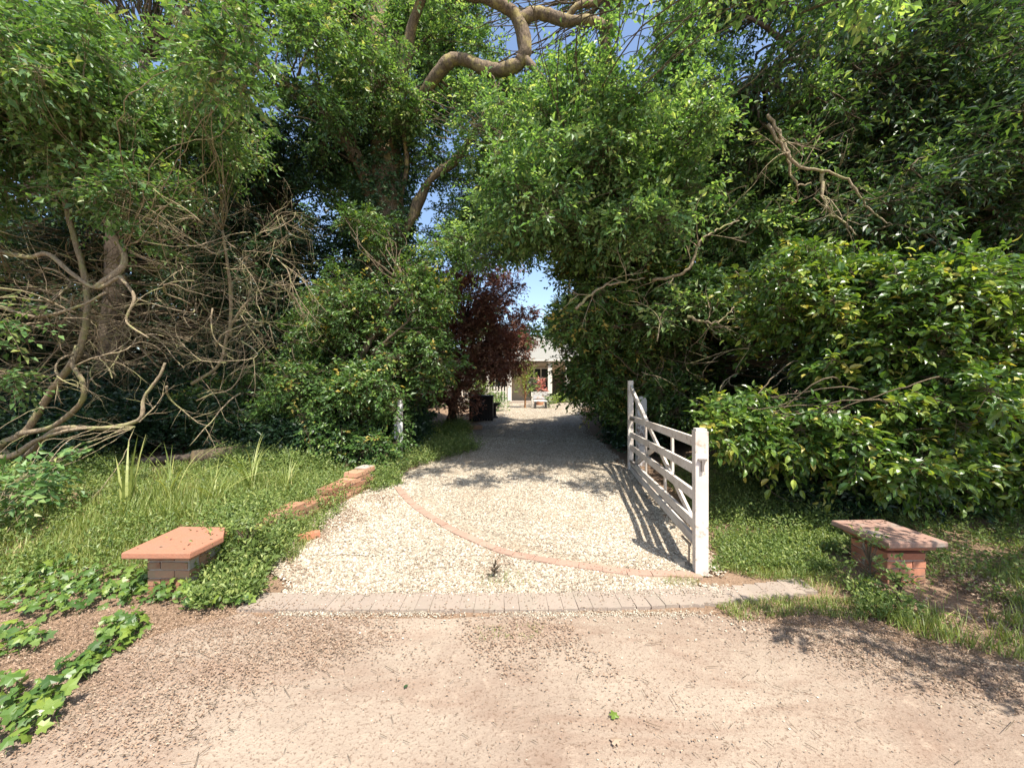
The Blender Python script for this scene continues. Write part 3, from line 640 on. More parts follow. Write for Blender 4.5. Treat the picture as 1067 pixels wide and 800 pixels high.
# ================================================================== TREES
# great ivy-clad tree left of centre
Yt = 9.0
def ivy_sleeve(path, R, n, mat_mb, size=.085):
    P = bezier(path, 20); i = rng.integers(0, len(P) - 1, n); th = rng.uniform(0, 2 * math.pi, n)
    rr = np.interp(i / len(P), np.linspace(0, 1, len(R)), R) * rng.uniform(.85, 1.6, n)
    O = P[i] + np.c_[np.cos(th) * rr, np.sin(th) * rr, rng.normal(size=n) * .1]; D = nrm(np.c_[np.cos(th), np.sin(th), rng.normal(size=n) * .5 - .2])
    sprays(mat_mb, None, O, D, np.full(n, .16), 4, size, T_SIMPLE, .8, None, .5)
tpath = [at(372, 462, Yt), at(384, 400, Yt), at(394, 320, Yt), at(402, 250, Yt), at(404, 170, Yt), at(400, 100, Yt), at(396, 30, Yt), at(398, -60, 8.8), at(420, -160, 8.4)]
tpath[0][2] = .1
limbs = [([at(408, 262, 9), at(425, 235, 8.9), at(448, 188, 8.7), at(476, 166, 8.5), at(500, 128, 8.2), at(515, 90, 8)], .14, .05),
         ([at(408, 255, 9), at(418, 205, 8.9), at(424, 170, 8.7), at(420, 120, 8.5), at(428, 60, 8.2)], .07, .03),
         ([at(420, 135, 8.8), at(455, 78, 8.0), at(478, 62, 7.8), at(508, 72, 7.7), at(530, 72, 7.6), at(546, 58, 7.5), at(541, 22, 7.4), at(520, 4, 7.3), at(488, -8, 7.3)], .15, .11),
         ([at(546, 60, 7.5), at(560, 75, 7.4), at(574, 93, 7.3)], .08, .03),
         ([at(541, 22, 7.4), at(562, 14, 7.4), at(590, 22, 7.3), at(612, 21, 7.2), at(638, 30, 7.1)], .11, .08),
         ([at(590, 20, 7.3), at(603, 6, 7.2), at(622, 2, 7.2), at(640, -12, 7.1)], .06, .05),
         ([at(398, 235, 9), at(372, 165, 8.6), at(335, 120, 8.2), at(290, 82, 7.9), at(245, 52, 7.6), at(195, 34, 7.4)], .17, .05),
         ([at(402, 170, 9), at(415, 100, 8.4), at(432, 20, 7.8), at(470, -60, 7.2)], .16, .08)]
cl = fill(300, 378, -60, 250, 8.2, 10.2, .5, .85, 22, GAPS) + fill(428, 480, -60, 180, 8.2, 9.8, .45, .75, 12, GAPS) + fill(360, 440, -60, 250, 9.8, 11, .5, .8, 12, GAPS) + fill(180, 420, -70, 130, 7.0, 9.5, .5, .8, 26, GAPS) + fill(440, 660, -40, 110, 8.6, 10.5, .45, .75, 12, GAPS) + fill(330, 640, -330, -90, 8.5, 11.5, .7, 1.0, 4)
big = tree('tree', 'great ivy-clad tree with thick gnarled limbs left of the drive', 'tree', tpath[0], tpath, (.5, .42, .36, .34, .3), cl, 'oak', .075, .85, 7, bark='bark', limbs=limbs, conn=.035, nsub=15, per=15,
     )
sl_ = MB(); ivy_sleeve(tpath[:6], (.5, .45, .4, .38, .36), 4200, sl_, .075); ivy_sleeve([limbs[6][0][0], limbs[6][0][2], limbs[6][0][4]], (.2, .15), 400, sl_); sl_.build('ivy', M['ivydark'], big)

# hazel at far left, sunlit above, dead tangle below
hb = np.array([-6.4, 6.0, .15])
hz_tr = [hb, at(5, 470, 5.7), at(28, 448, 5.5), at(52, 410, 5.4), at(84, 362, 5.3), at(90, 300, 5.3), at(70, 220, 5.4), at(60, 150, 5.5)]
cl = fill(-110, 245, 55, 205, 4.6, 6.6, .38, .7, 50, [(g[0], g[1], g[2] * .6) for g in GAPS]) + fill(-90, 120, 40, 110, 4.4, 5.6, .35, .6, 14) + fill(-200, -60, 60, 300, 4.2, 6.5, .5, .8, 12)
cl += fill(-80, 260, 30, 90, 3.6, 4.4, .25, .45, 16, [(158, 55, 30)]) + [(*at(10, 505, 3.6), .26), (*at(-8, 545, 3.5), .28), (*at(28, 498, 3.9), .2), (*at(8, 520, 4.0), .28), (*at(-10, 330, 4.2), .28), (*at(10, 400, 4.6), .22)]
hz_l = [([at(20, 452, 5.5), at(55, 444, 5.3), at(84, 420, 5.1), at(86, 398, 5.0), at(76, 380, 5.0), at(80, 360, 5.1)], .036, .026),
        ([at(28, 475, 5.2), at(60, 447, 5.0), at(110, 446, 4.9), at(145, 437, 4.8), at(150, 415, 4.8), at(166, 392, 4.8), at(172, 378, 4.8)], .035, .012),
        ([at(-20, 480, 5.0), at(14, 474, 5.0), at(40, 458, 5.0), at(80, 447, 4.9), at(140, 445, 4.8)], .045, .012),
        ([at(0, 262, 5.0), at(30, 268, 4.9), at(50, 265, 4.9), at(75, 285, 4.8), at(100, 300, 4.8), at(125, 288, 4.8)], .028, .02),
        ([at(100, 300, 4.8), at(130, 270, 4.9), at(100, 215, 5.0), at(60, 150, 5.2)], .036, .026),
        ([at(125, 288, 4.8), at(140, 310, 4.8), at(132, 335, 4.8), at(155, 352, 4.8)], .022, .01),
        ([at(0, 320, 4.7), at(40, 330, 4.7), at(85, 318, 4.7), at(110, 305, 4.75)], .025, .015),
        ([at(200, 400, 6.4), at(228, 380, 6.4), at(238, 345, 6.3), at(252, 322, 6.2), at(262, 310, 6.2)], .03, .02),
        ([at(240, 350, 6.3), at(240, 300, 6.2), at(232, 240, 6.1)], .03, .02)]
root = tree('tree', 'spreading tree at far left with sunlit leaves above bare tangled branches', 'tree', hb, hz_tr, (.055, .045, .036, .03), cl, 'hazel', .062, .95, 7, bark='deadwood', tw='deadwood', limbs=hz_l, conn=.009, nsub=13, per=14, L=.26, droop=.2)
tg = MB()
for i in range(170):
    p = at(rng.uniform(-60, 290), rng.uniform(205, 440), rng.uniform(4.6, 7.2)); d = rng.normal(size=3); d[2] = d[2] * .45; grow(tg, p, d, rng.uniform(.5, 1.3), rng.uniform(.005, .014), 2, .4, 5, (0, 0, -.15))
for i in range(70):
    p = at(rng.uniform(60, 320), rng.uniform(210, 330), rng.uniform(5.6, 7.6)); grow(tg, p, (rng.normal() * .3, rng.normal() * .3, -1), rng.uniform(.6, 1.3), rng.uniform(.004, .008), 1, .25)
tg.build('dead_branches', M['deadwood'], root, True)

cl = fill(-160, 160, -120, 50, 7.5, 9.5, .7, 1.1, 26, GAPS) + fill(60, 330, -260, -60, 7.5, 10, .8, 1.3, 16) + fill(-60, 130, -20, 40, 6.8, 7.6, .5, .7, 6, GAPS)
bb = np.array([-10, 9.0, .1]); tree('tree', 'tall green tree at the top left corner', 'tree', bb, [bb, bb + [.3, 0, 3], bb + [.8, -.3, 6], bb + [1.6, -.5, 9]], (.28, .2, .1), cl, 'bright', .085, .75, 7, conn=.013, nsub=13, per=14)
# dark evergreen
cl = fill(185, 350, 120, 420, 8.3, 11, .6, 1.05, 44, GAPS) + fill(195, 300, 100, 250, 8, 9.5, .5, .8, 14, GAPS) + fill(40, 330, 230, 440, 8.6, 11.5, .7, 1.1, 40) + fill(-160, 80, 240, 450, 8.2, 11, .7, 1.1, 26)
bb = np.array([-6.2, 10, .1]); tree('tree', 'dark blue-green evergreen behind the dead branches', 'tree', bb, [bb, bb + [0, 0, 2], bb + [.2, 0, 4.5], bb + [.1, 0, 7]], (.22, .15, .08), cl, 'dark', .07, 1.1, 7, nsub=14, per=16, twigs=False)
# shrubby tree at left gate post
cl = fill(325, 455, 255, 400, 6.6, 8.6, .3, .55, 34, GAPS + [(402, 265, 18), (398, 300, 14)]) + fill(300, 425, 385, 455, 6.3, 6.75, .2, .35, 14, [(420, 445, 22)]) + fill(300, 425, 385, 455, 6.9, 8.0, .3, .5, 18) + fill(335, 395, 225, 330, 6.6, 8.2, .25, .45, 12, GAPS) + fill(330, 405, 445, 492, 6.1, 6.7, .16, .28, 12) + [(*at(406, 425, 6.4), .15), (*at(410, 462, 6.4), .12), (*at(432, 290, 6.8), .3), (*at(440, 352, 6.8), .28), (*at(415, 372, 6.6), .28), (*at(396, 405, 6.2), .3), (*at(440, 395, 7), .25)] + fill(215, 330, 400, 460, 6.8, 8.4, .35, .55, 16)
bb = gp(352, 480); tree('tree', 'small leaning tree with slender pale stem beside the left gate post', 'tree', bb, [bb, at(360, 440, 7.0), at(368, 400, 6.9), at(380, 365, 6.9), at(405, 325, 6.9), at(428, 300, 6.9)], (.09, .065, .05, .03), cl, 'holly', .06, .9, 7,
     bark='twig', limbs=[([at(372, 390, 6.9), at(395, 362, 6.7), at(425, 335, 6.6)], .03, .015)], nsub=12, per=13, L=.22, conn=.02)
# copper plum
cl = fill(442, 538, 274, 385, 11, 14, .45, .8, 44, [(563, 285, 14), (575, 392, 28)]) + fill(430, 470, 330, 420, 11.0, 13, .45, .7, 14) + fill(440, 492, 360, 418, 10.6, 12.2, .3, .5, 12) + fill(530, 556, 320, 360, 11.8, 13.5, .3, .45, 9, [(575, 392, 28)])
bb = np.array([(470 - CX) / F * 12.5, 12.5, .23]); tree('tree', 'copper-leaved plum tree overhanging the left side of the drive', 'tree', bb, [bb, bb + [.1, 0, .9], bb + [.3, 0, 2.0], bb + [.5, 0, 3.3]], (.16, .11, .05), cl, 'plum', .07, .8, 7, nsub=13, per=13, L=.25, limbs=[([bb + [0, 0, .5], bb + [.5, .1, 1.6], bb + [1.2, 0, 2.6]], .07, .03), ([bb + [0, 0, .6], bb + [-.5, .1, 1.6], bb + [-.8, 0, 2.6]], .07, .03)])
# bright overhanging tree centre right
cl = fill(500, 730, 10, 235, 4.9, 7.6, .35, .65, 56, GAPS + [(545, 20, 60), (600, 15, 35)]) + fill(430, 560, 60, 180, 8.6, 10.5, .4, .7, 16, GAPS) + fill(520, 640, 120, 250, 6.8, 8.5, .35, .6, 9, GAPS) + fill(470, 560, 130, 260, 7.5, 9.5, .3, .55, 20, GAPS) + fill(585, 700, 180, 330, 7.2, 9, .35, .65, 17, GAPS)
cl += fill(680, 880, 60, 330, 5.6, 7.6, .3, .6, 30, GAPS) + fill(540, 620, 200, 300, 6.2, 8, .25, .45, 12, GAPS) + fill(420, 500, 0, 130, 7.8, 9, .3, .55, 12, GAPS + [(470, 65, 18)])
cl += fill(462, 540, 150, 250, 8, 10.5, .22, .42, 16) + fill(440, 500, 185, 255, 9.5, 11, .25, .4, 8) + fill(528, 560, 225, 262, 8, 10, .22, .35, 6)
cl += fill(600, 800, -300, -60, 6.6, 9.5, .6, .9, 5) + [(1.0, 3.1, 5.6, .3), (1.9, 3.4, 5.8, .35), (2.7, 3.0, 5.5, .3), (.2, 3.4, 6, .3), (3.3, 3.5, 5.5, .4), (1.5, 4.0, 6.4, .4), (2.6, 3.9, 6.2, .4), (.6, 4.3, 7, .4)]
bb = np.array([2.95, 8.4, .2]); tree('tree', 'sunlit tree with a red torn scar, arching over the drive from the right', 'tree', bb, [bb, at(678, 380, 8.3), at(680, 300, 8.2), at(668, 220, 8.0), at(640, 130, 7.8), at(630, 20, 7.4), at(640, -120, 7)], (.26, .2, .17, .12, .08), cl, 'bright', .068, .76, 7, conn=.013,
     limbs=[([at(680, 290, 8.1), at(640, 240, 7.8), at(600, 190, 7.4), at(560, 160, 7.2)], .09, .04), ([at(625, 150, 7.0), at(612, 158, 6.8), at(596, 162, 6.7), at(588, 158, 6.6)], .06, .03)], nsub=14, per=15, bark='twig')
sc = MB(); q = at(682, 286, 7.0); sc.tube(bezier([q + [-.14, 1.0, -.9], q + [-.08, .4, -.35], q, q + [.04, -.02, .14]], 6), np.linspace(.13, .05, 19), 9, bump=.25)
tag(sc.build('broken_branch', M['torn'], None, True, loc=tuple(q)), 'torn red-brown broken branch stub among the leaves above the gate', 'branch')
# big dark tree right
lr = [([at(1046, 210, 7.2), at(985, 130, 6.9), at(925, 75, 6.6), at(880, 18, 6.3), at(850, -20, 6.1)], .2, .12),
      ([at(925, 75, 6.6), at(870, 42, 6.4), at(835, 58, 6.3), at(790, 78, 6.2)], .1, .04),
      ([at(830, 58, 6.3), at(800, 30, 6.1), at(770, 14, 6.0)], .05, .025),
      ([at(1046, 190, 7.2), at(1060, 90, 6.7), at(1030, -20, 6.2)], .2, .12)]
cl = fill(700, 1130, -40, 210, 6.0, 8.8, .55, .95, 74, GAPS) + fill(840, 1150, 0, 250, 4.8, 6.5, .4, .7, 40) + fill(850, 1150, 190, 290, 6.4, 8.5, .5, .9, 18) + fill(780, 1150, -420, -60, 4.2, 7, .6, .9, 26)
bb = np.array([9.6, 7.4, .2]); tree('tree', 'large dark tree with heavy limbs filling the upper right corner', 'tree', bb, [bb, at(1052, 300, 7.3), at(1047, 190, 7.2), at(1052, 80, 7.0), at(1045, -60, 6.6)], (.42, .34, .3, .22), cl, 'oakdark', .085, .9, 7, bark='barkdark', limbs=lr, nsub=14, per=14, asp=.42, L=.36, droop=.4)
# mid shrub right with twiggy interior
cl = fill(585, 860, 225, 345, 6.2, 8.8, .35, .6, 50, GAPS + [(800, 380, 40)]) + fill(600, 735, 320, 420, 6.9, 8.8, .35, .6, 34) + fill(612, 660, 330, 430, 9.5, 14, .5, .8, 18, [(563, 285, 12), (572, 395, 20)]) + fill(640, 760, 380, 440, 8.0, 9.6, .5, .7, 18) + fill(574, 614, 322, 360, 9.5, 13, .3, .45, 12) + fill(820, 1120, 250, 330, 5.2, 7, .4, .7, 26)
bb = np.array([4.2, 8.2, .2]); root = tree('shrub', 'tall dense green shrub with twiggy grey stems behind the gate', 'shrub', bb, [bb, bb + [.1, 0, 1.2], bb + [-.2, -.2, 2.4], bb + [-.5, -.3, 3.6]], (.12, .09, .05), cl, 'holly', .068, 1.0, 7, nsub=13, per=15, L=.24, twr=.003)
tg = MB()
for L_ in ([at(680, 292, 6.7), at(715, 283, 6.3), at(728, 255, 6.2), at(745, 240, 6.2), at(770, 230, 6.2)], [at(600, 322, 6.6), at(625, 300, 6.6), at(650, 294, 6.6), at(672, 290, 6.7)],
           [at(800, 120, 6.0), at(818, 150, 5.9), at(828, 188, 5.9), at(845, 192, 5.9)], [at(856, 178, 5.8), at(858, 212, 5.8), at(880, 232, 5.8), at(892, 245, 5.8)], [at(800, 130, 6.0), at(830, 170, 5.8), at(880, 185, 5.7), at(905, 215, 5.7), at(930, 235, 5.7)], [at(716, 330, 6.5), at(745, 336, 6.4), at(765, 320, 6.3)]):
    cam_ = np.array([0, 0, CZ]); q = bezier([cam_ + (a_ - cam_) * .84 for a_ in L_], 8, .01); tg.tube(q, np.linspace(.024, .009, len(q)), 6)
    for _ in range(5): i = rng.integers(2, len(q) - 1); grow(tg, q[i], nrm(rng.normal(size=3)), .6, .008, 1, .3)
for i in range(46):
    p = at(rng.uniform(650, 900), rng.uniform(190, 390), rng.uniform(5.0, 6.6)); d = rng.normal(size=3); grow(tg, p, d, rng.uniform(.5, 1.1), rng.uniform(.005, .010), 1, .3, 5, (0, 0, -.3))
for i in range(14):
    p = at(rng.uniform(665, 720), rng.uniform(350, 385), rng.uniform(6.6, 7.2)); grow(tg, p, (rng.normal() * .15, 0, -1), rng.uniform(.7, 1.2), .006, 1, .2)
tg.build('bare_stems', M['deadwood'], root, True)
# laurel
cl = fill(765, 1000, 300, 470, 3.9, 5.2, .2, .38, 62, [(760, 300, 50), (775, 375, 50), (805, 335, 35)]) + fill(930, 1180, 280, 505, 3.7, 5.0, .22, .42, 70) + fill(750, 850, 425, 462, 3.9, 4.6, .15, .24, 16) + fill(800, 940, 270, 340, 4.4, 5.4, .25, .4, 16) + fill(870, 930, 465, 500, 3.7, 4.2, .13, .18, 7) + [(*at(925, 275, 4.3), .12), (*at(927, 292, 4.3), .14)]
bb = np.array([5.0, 4.9, .1]); tree('shrub', 'broad-leaved laurel with yellow-green tips overhanging the right brick pillar', 'shrub', bb, [bb, bb + [-.1, -.1, .7], bb + [-.4, -.2, 1.3], bb + [-.8, -.3, 2.1]], (.07, .05, .03), cl, 'laurel', .085, .82, 6, T_BROAD, .5, 'twig', nsub=9, per=9, L=.22, droop=.3, conn=.022)
# outside-frame overhang on the right (casts the shade on the right verge)
cl = [(2.75, 1.25, 2.5, .15), (3.3, .95, 2.6, .2), (3.9, .9, 2.6, .25), (4.4, 1.2, 2.7, .3), (5.2, 1.6, 3.0, .5), (4.5, 1.2, 3.2, .45), (5.6, 1.0, 3.4, .6), (4.9, 2.1, 3.2, .5), (6.2, 1.8, 3.4, .7), (3.9, 1.55, 3.0, .3), (6.8, 2.4, 3.0, .8)]
bb = np.array([7.4, 2.8, .1]); tree('tree', 'small leafy tree just outside the right edge of the view', 'tree', bb, [bb, bb + [-.2, -.2, 1.6], bb + [-.8, -.6, 2.8], bb + [-1.6, -1, 3.3], bb + [-3.6, -1.7, 2.9]], (.1, .07, .04, .02), cl, 'bright', .07, .9, 6, nsub=10, per=10)

# background belts: unique prototypes, then copies
def copy_tree(r, loc, s, rz, label):
    c = r.copy(); COL.objects.link(c); c.location = loc; c.scale = (s, s, s * random.uniform(.95, 1.1)); c.rotation_euler = (0, 0, rz); c['label'] = label
    for ch in r.children:
        d = ch.copy(); COL.objects.link(d); d.parent = c
    return c
def proto(label, x, y, h, mat, size, n=34, w=2.2, low=.1):
    b0 = np.array([x, y, .2]); cl = []
    for i in range(n):
        t = rng.uniform(low, 1); a = rng.uniform(0, 6.28); rr = w * math.sin(math.pi * min(1, .18 + t * .8)) * math.sqrt(rng.uniform(.1, 1)); cl.append((x + math.cos(a) * rr, y + math.sin(a) * rr, .3 + t * h, rng.uniform(.7, 1.1)))
    return tree('tree', label, 'tree', b0, [b0, b0 + [.1, 0, h * .3], b0 + [0, .1, h * .65], b0 + [0, 0, h * .92]], (.22, .16, .06), cl, mat, size, 1.0, 6, group='trees standing beyond the hedges', nsub=12, per=11, twigs=False, L=.35)
pa = proto('dark tree standing beyond the left hedge, nearest the great ivy-clad tree', -5.0, 13.5, 8.5, 'dark', .13, 46)
pb = proto('mid green tree standing beyond the right shrub', 7.0, 12.5, 9.5, 'oak', .13, 50, 2.6)
for i, (x, y, s, src, lab) in enumerate([(-10, 13, 1.05, pb, 'green tree beyond the timber fence, left of the dark evergreen'), (-14.5, 12.5, 1.1, pa, 'dark tree beyond the timber fence near the left edge'), (-19, 11.5, 1.15, pb, 'green tree beyond the timber fence at the far left edge'),
        (-24, 10, 1.2, pa, 'dark tree outside the left edge beyond the timber fence'), (11.5, 12, 1.1, pa, 'dark tree behind the large tree in the right half'), (16, 11.5, 1.15, pb, 'green tree behind the trunk of the large right tree'), (21, 10.5, 1.2, pa, 'dark tree beyond the right edge of the view'),
        (-4.9, 19, .75, pb, 'green tree behind the copper plum tree'), (-8.5, 22, 1.0, pb, 'tall green tree at the left end of the house'), (7.2, 19, .9, pa, 'dark tree beside the drive short of the house, on the right'), (4.9, 14.6, .55, pb, 'shorter green tree along the right side of the drive'),
        (-3.0, 40, 1.0, pb, 'green tree rising behind the house roof, left of the gap of sky'), (5.5, 41, .9, pb, 'green tree rising behind the house roof, right of the gap of sky'), (-10, 38, 1.2, pa, 'dark tree behind the left end of the house'), (12, 36, 1.2, pa, 'dark tree behind the right end of the house'),
        (-12, 8.0, .5, pa, 'low dark tree in front of the timber fence at left'),
        (-5.3, 15.5, .8, pa, 'dark tree between the great ivy-clad tree and the picket fence'), (-11.8, 16.5, 1.0, pa, 'dark tree beyond the dark evergreen, filling the gap behind the dead branches')]):
    copy_tree(src, (x, y, .15), s, i * 1.3, lab)
def hedge(name, label, boxes, mat, size, n):
    """dense low understorey"""
    mb = MB(); base = boxes[0]; 
    for (x0, x1, y0, y1, h, w_) in boxes:
        m_ = int(n * w_); O = np.c_[rng.uniform(x0, x1, m_), rng.uniform(y0, y1, m_), rng.uniform(0, 1, m_) ** .8 * h]; O[:, 2] += gz(O[:, 0], O[:, 1]); sprays(mb, None, O, nrm(rng.normal(size=O.shape) * .7 + [0, -.3, .4]), np.full(m_, size * 3.2), 6, size)
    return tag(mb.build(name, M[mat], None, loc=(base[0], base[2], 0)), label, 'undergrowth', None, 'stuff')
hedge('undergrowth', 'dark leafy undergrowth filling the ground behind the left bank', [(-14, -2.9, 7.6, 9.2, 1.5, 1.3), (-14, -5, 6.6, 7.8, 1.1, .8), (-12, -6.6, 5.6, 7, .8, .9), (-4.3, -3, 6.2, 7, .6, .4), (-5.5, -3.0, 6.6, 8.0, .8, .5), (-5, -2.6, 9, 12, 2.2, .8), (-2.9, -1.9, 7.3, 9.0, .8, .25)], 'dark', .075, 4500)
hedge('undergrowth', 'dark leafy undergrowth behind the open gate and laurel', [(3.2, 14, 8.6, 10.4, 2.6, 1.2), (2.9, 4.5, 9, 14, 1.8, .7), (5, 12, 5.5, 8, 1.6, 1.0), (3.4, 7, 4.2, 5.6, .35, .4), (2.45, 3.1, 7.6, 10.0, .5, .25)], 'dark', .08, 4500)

# ================================================================== GROUND COVER
FE = [0.0]
def scatter(poly, n):
    poly = np.array([gp(*p)[:2] for p in poly]); lo, hi = poly.min(0), poly.max(0); out = []
    while sum(len(o) for o in out) < n:
        q = rng.uniform(lo, hi, (n, 2)); ins = np.zeros(n, bool); j = len(poly) - 1
        for i in range(len(poly)):
            a, b_ = poly[i], poly[j]; c = ((a[1] > q[:, 1]) != (b_[1] > q[:, 1])) & (q[:, 0] < (b_[0] - a[0]) * (q[:, 1] - a[1]) / (b_[1] - a[1] + 1e-12) + a[0]); ins ^= c; j = i
        out.append(q[ins])
    q = np.vstack(out)[:n]; q = q[~((q[:, 0] > 2.85) & (q[:, 0] < 3.62) & (q[:, 1] > 2.62) & (q[:, 1] < 3.5) & (rng.random(len(q)) < .93))]; n = len(q); q = q + rng.normal(size=q.shape) * FE[0]; return np.c_[q, gz(q[:, 0], q[:, 1])]
def clumpy(P, s, thr=0.0):
    f = np.sin(P[:, 0] * s + 1.2) * np.sin(P[:, 1] * s * 1.1 + .7) + .5 * np.sin(P[:, 0] * s * 2.3 + P[:, 1] * s * 1.9); return P[f + rng.normal(size=len(P)) * .35 > thr]
def blades(mb, P, h, w, lean=.45):
    n = len(P); th = rng.uniform(0, 6.28, n); lean = np.abs(rng.normal(size=n)) * lean; d = nrm(np.c_[np.cos(th) * lean, np.sin(th) * lean, np.ones(n)]); a = nrm(np.cross(d, np.c_[np.cos(th + .3), np.sin(th + .3), np.zeros(n)] + 1e-3)); c = np.cross(a, d)
    side = np.sign((c * np.c_[np.cos(th), np.sin(th), np.zeros(n)]).sum(1))[:, None]; hh = (h * rng.uniform(.5, 1.4, n))[:, None]
    mb.inst(T_BLADE[0], T_BLADE[1], P, a * (w * rng.uniform(.7, 1.3, n))[:, None], d * hh, c * side * hh * rng.uniform(.2, .9, (n, 1)), np.clip(rng.beta(2, 2.5, n), 0, 1))
def weeds(mb, P, h, size, k=5, lean=.5):
    D = nrm(np.c_[rng.normal(size=(len(P), 2)) * lean, np.ones(len(P))]); sprays(mb, None, P, D, h * rng.uniform(.5, 1.3, len(P)), k, size, T_SIMPLE, .5, None, .15)
LEFTBANK = [(-60, 640), (-60, 520), (60, 492), (180, 487), (330, 487), (390, 490), (300, 552), (285, 590), (270, 626), (215, 622), (120, 600)]
g = MB(); blades(g, clumpy(scatter(LEFTBANK, 26000), 4, -.5), .13, .006); blades(g, scatter([(150, 520), (330, 505), (330, 540), (200, 550), (120, 545)], 5000), .2, .007); blades(g, scatter([(285, 585), (300, 550), (335, 535), (330, 560), (305, 590)], 900), .12, .004)
blades(g, scatter([(0, 600), (60, 540), (150, 545), (130, 590)], 4000), .09, .006)
tag(g.build('grass', M['grass'], None), 'mixed grass growing over the left bank around the terracotta-capped pillar', 'grass', None, 'stuff')
g = MB(); weeds(g, clumpy(scatter(LEFTBANK, 9000), 5, -.2), .15, .034); weeds(g, scatter([(-60, 505), (-60, 480), (130, 480), (125, 500), (60, 508)], 1500), .3, .042, 7); weeds(g, scatter([(245, 500), (235, 478), (340, 478), (340, 498)], 1500), .34, .042, 7); weeds(g, scatter([(215, 600), (235, 545), (290, 545), (280, 600)], 1100), .4, .038, 8); weeds(g, scatter([(205, 640), (215, 575), (240, 540), (300, 520), (310, 550), (275, 590), (270, 626)], 2600), .2, .034, 6); weeds(g, scatter([(230, 500), (395, 480), (420, 505), (395, 512), (330, 520), (250, 520)], 2600), .16, .035, 5); weeds(g, scatter([(392, 478), (470, 455), (500, 470), (430, 488), (395, 515)], 4200), .34, .036, 6); weeds(g, scatter([(425, 455), (480, 440), (492, 452), (455, 476)], 1500), .35, .045, 6)
P = np.c_[np.interp(rng.uniform(0, dc[-1], 1500), dc, wp[:, 0]), np.zeros((1500, 2))]; ss = rng.uniform(0, dc[-1], 1500); P[:, 0] = np.interp(ss, dc, wp[:, 0]) + rng.normal(size=1500) * .16 - .1; P[:, 1] = np.interp(ss, dc, wp[:, 1]) + rng.normal(size=1500) * .1
P[:, 2] = gz(P[:, 0], P[:, 1]) + .05; P = P[(np.sin(ss * 6) > -.3) | (P[:, 0] < np.interp(ss, dc, wp[:, 0]) - .15)]; weeds(g, P, .3, .03, 6, .6); weeds(g, scatter([(285, 560), (300, 545), (345, 520), (360, 530), (330, 560), (300, 585)], 420), .2, .025, 6, .6)
tag(g.build('weeds', M['weed'], None), 'low leafy weeds tangled through the left bank and drive edge', 'weeds', None, 'stuff')
RV = [(738, 600), (742, 560), (700, 510), (690, 480), (760, 478), (870, 500), (1000, 520), (1140, 540), (1200, 640), (1000, 640), (975, 610), (885, 600), (860, 612), (780, 598)]
g = MB(); weeds(g, clumpy(scatter(RV, 9000), 5, -.5), .14, .028, 5, .7); weeds(g, scatter([(742, 545), (745, 500), (870, 505), (880, 560), (800, 575)], 2200), .26, .03, 6, .6); weeds(g, scatter([(745, 560), (880, 560), (890, 600), (750, 590)], 2200), .11, .026)
weeds(g, scatter([(885, 612), (965, 622), (950, 655), (895, 645)], 300), .14, .03, 6, .3)
tag(g.build('weeds', M['weed'], None), 'spreading weeds in the shade between the gate and the right brick pillar', 'weeds', None, 'stuff')
g = MB(); blades(g, clumpy(scatter([(745, 632), (800, 622), (895, 624), (905, 652), (850, 640), (770, 648)], 2600), 9, -.9), .045, .004); blades(g, clumpy(scatter(RV, 7000), 6, 0), .09, .005)
blades(g, scatter([(770, 592), (860, 585), (905, 612), (860, 622)], 900), .07, .004); blades(g, clumpy(scatter([(960, 600), (1067, 590), (1100, 650), (1000, 650), (950, 625)], 1500), 6, 0), .12, .004); blades(g, scatter([(740, 590), (770, 585), (865, 600), (800, 606)], 1300), .05, .004); blades(g, clumpy(scatter([(900, 640), (1000, 640), (1067, 650), (1067, 690), (960, 668)], 1800), 7, .1), .11, .005); blades(g, clumpy(scatter([(480, 655), (570, 648), (560, 665), (490, 668)], 260), 20, -.5), .02, .003); blades(g, scatter([(495, 598), (545, 596), (560, 612), (500, 614)], 160), .06, .003); blades(g, scatter([(695, 600), (735, 603), (725, 612), (690, 610)], 200), .05, .003)
tag(g.build('grass', M['grass'], None), 'short sunlit grass along the kerb and right verge', 'grass', None, 'stuff')
# ivy on the ground
def ivy_patch(mb, poly, n, size, h=.07):
    P = scatter(poly, n); n = len(P); P[:, 2] += rng.uniform(.015, h, n); N = nrm(np.c_[rng.normal(size=(n, 2)) * .55 + [0, -.3], np.ones(n)]); th = rng.uniform(0, 6.28, n); D = np.c_[np.cos(th), np.sin(th) , np.zeros(n)]; A_ = nrm(np.cross(D, N)); D = np.cross(N, A_); s = (size * rng.uniform(.45, 1.45, n))[:, None]
    mb.inst(T_IVY[0], T_IVY[1], P, A_ * s, D * s, N * s, np.clip(rng.beta(2.2, 2, n), 0, 1)); mb.sticks(P - N * .0, P + np.c_[rng.normal(size=(n, 2)) * .02, -np.full(n, .05)], np.full(n, .0015), np.full(n, .001))
g = MB()
for poly, n in (([(0, 640), (0, 610), (60, 590), (130, 600), (200, 592), (262, 600), (262, 632), (200, 640), (160, 628), (80, 640), (50, 650)], 680), ([(95, 690), (100, 655), (150, 640), (150, 660), (120, 688)], 110), ([(-60, 800), (-40, 715), (20, 715), (75, 735), (60, 760), (10, 790)], 150), ([(45, 722), (62, 700), (95, 690), (92, 712), (60, 728)], 45), ([(0, 690), (0, 655), (40, 660), (50, 680)], 60)):
    ivy_patch(g, poly, n, .05 if poly[0][1] < 700 else .052, .11)
tag(g.build('ivy', M['ivy'], None), 'glossy ivy creeping over the dry leaves at the lower left', 'ivy', None, 'stuff')

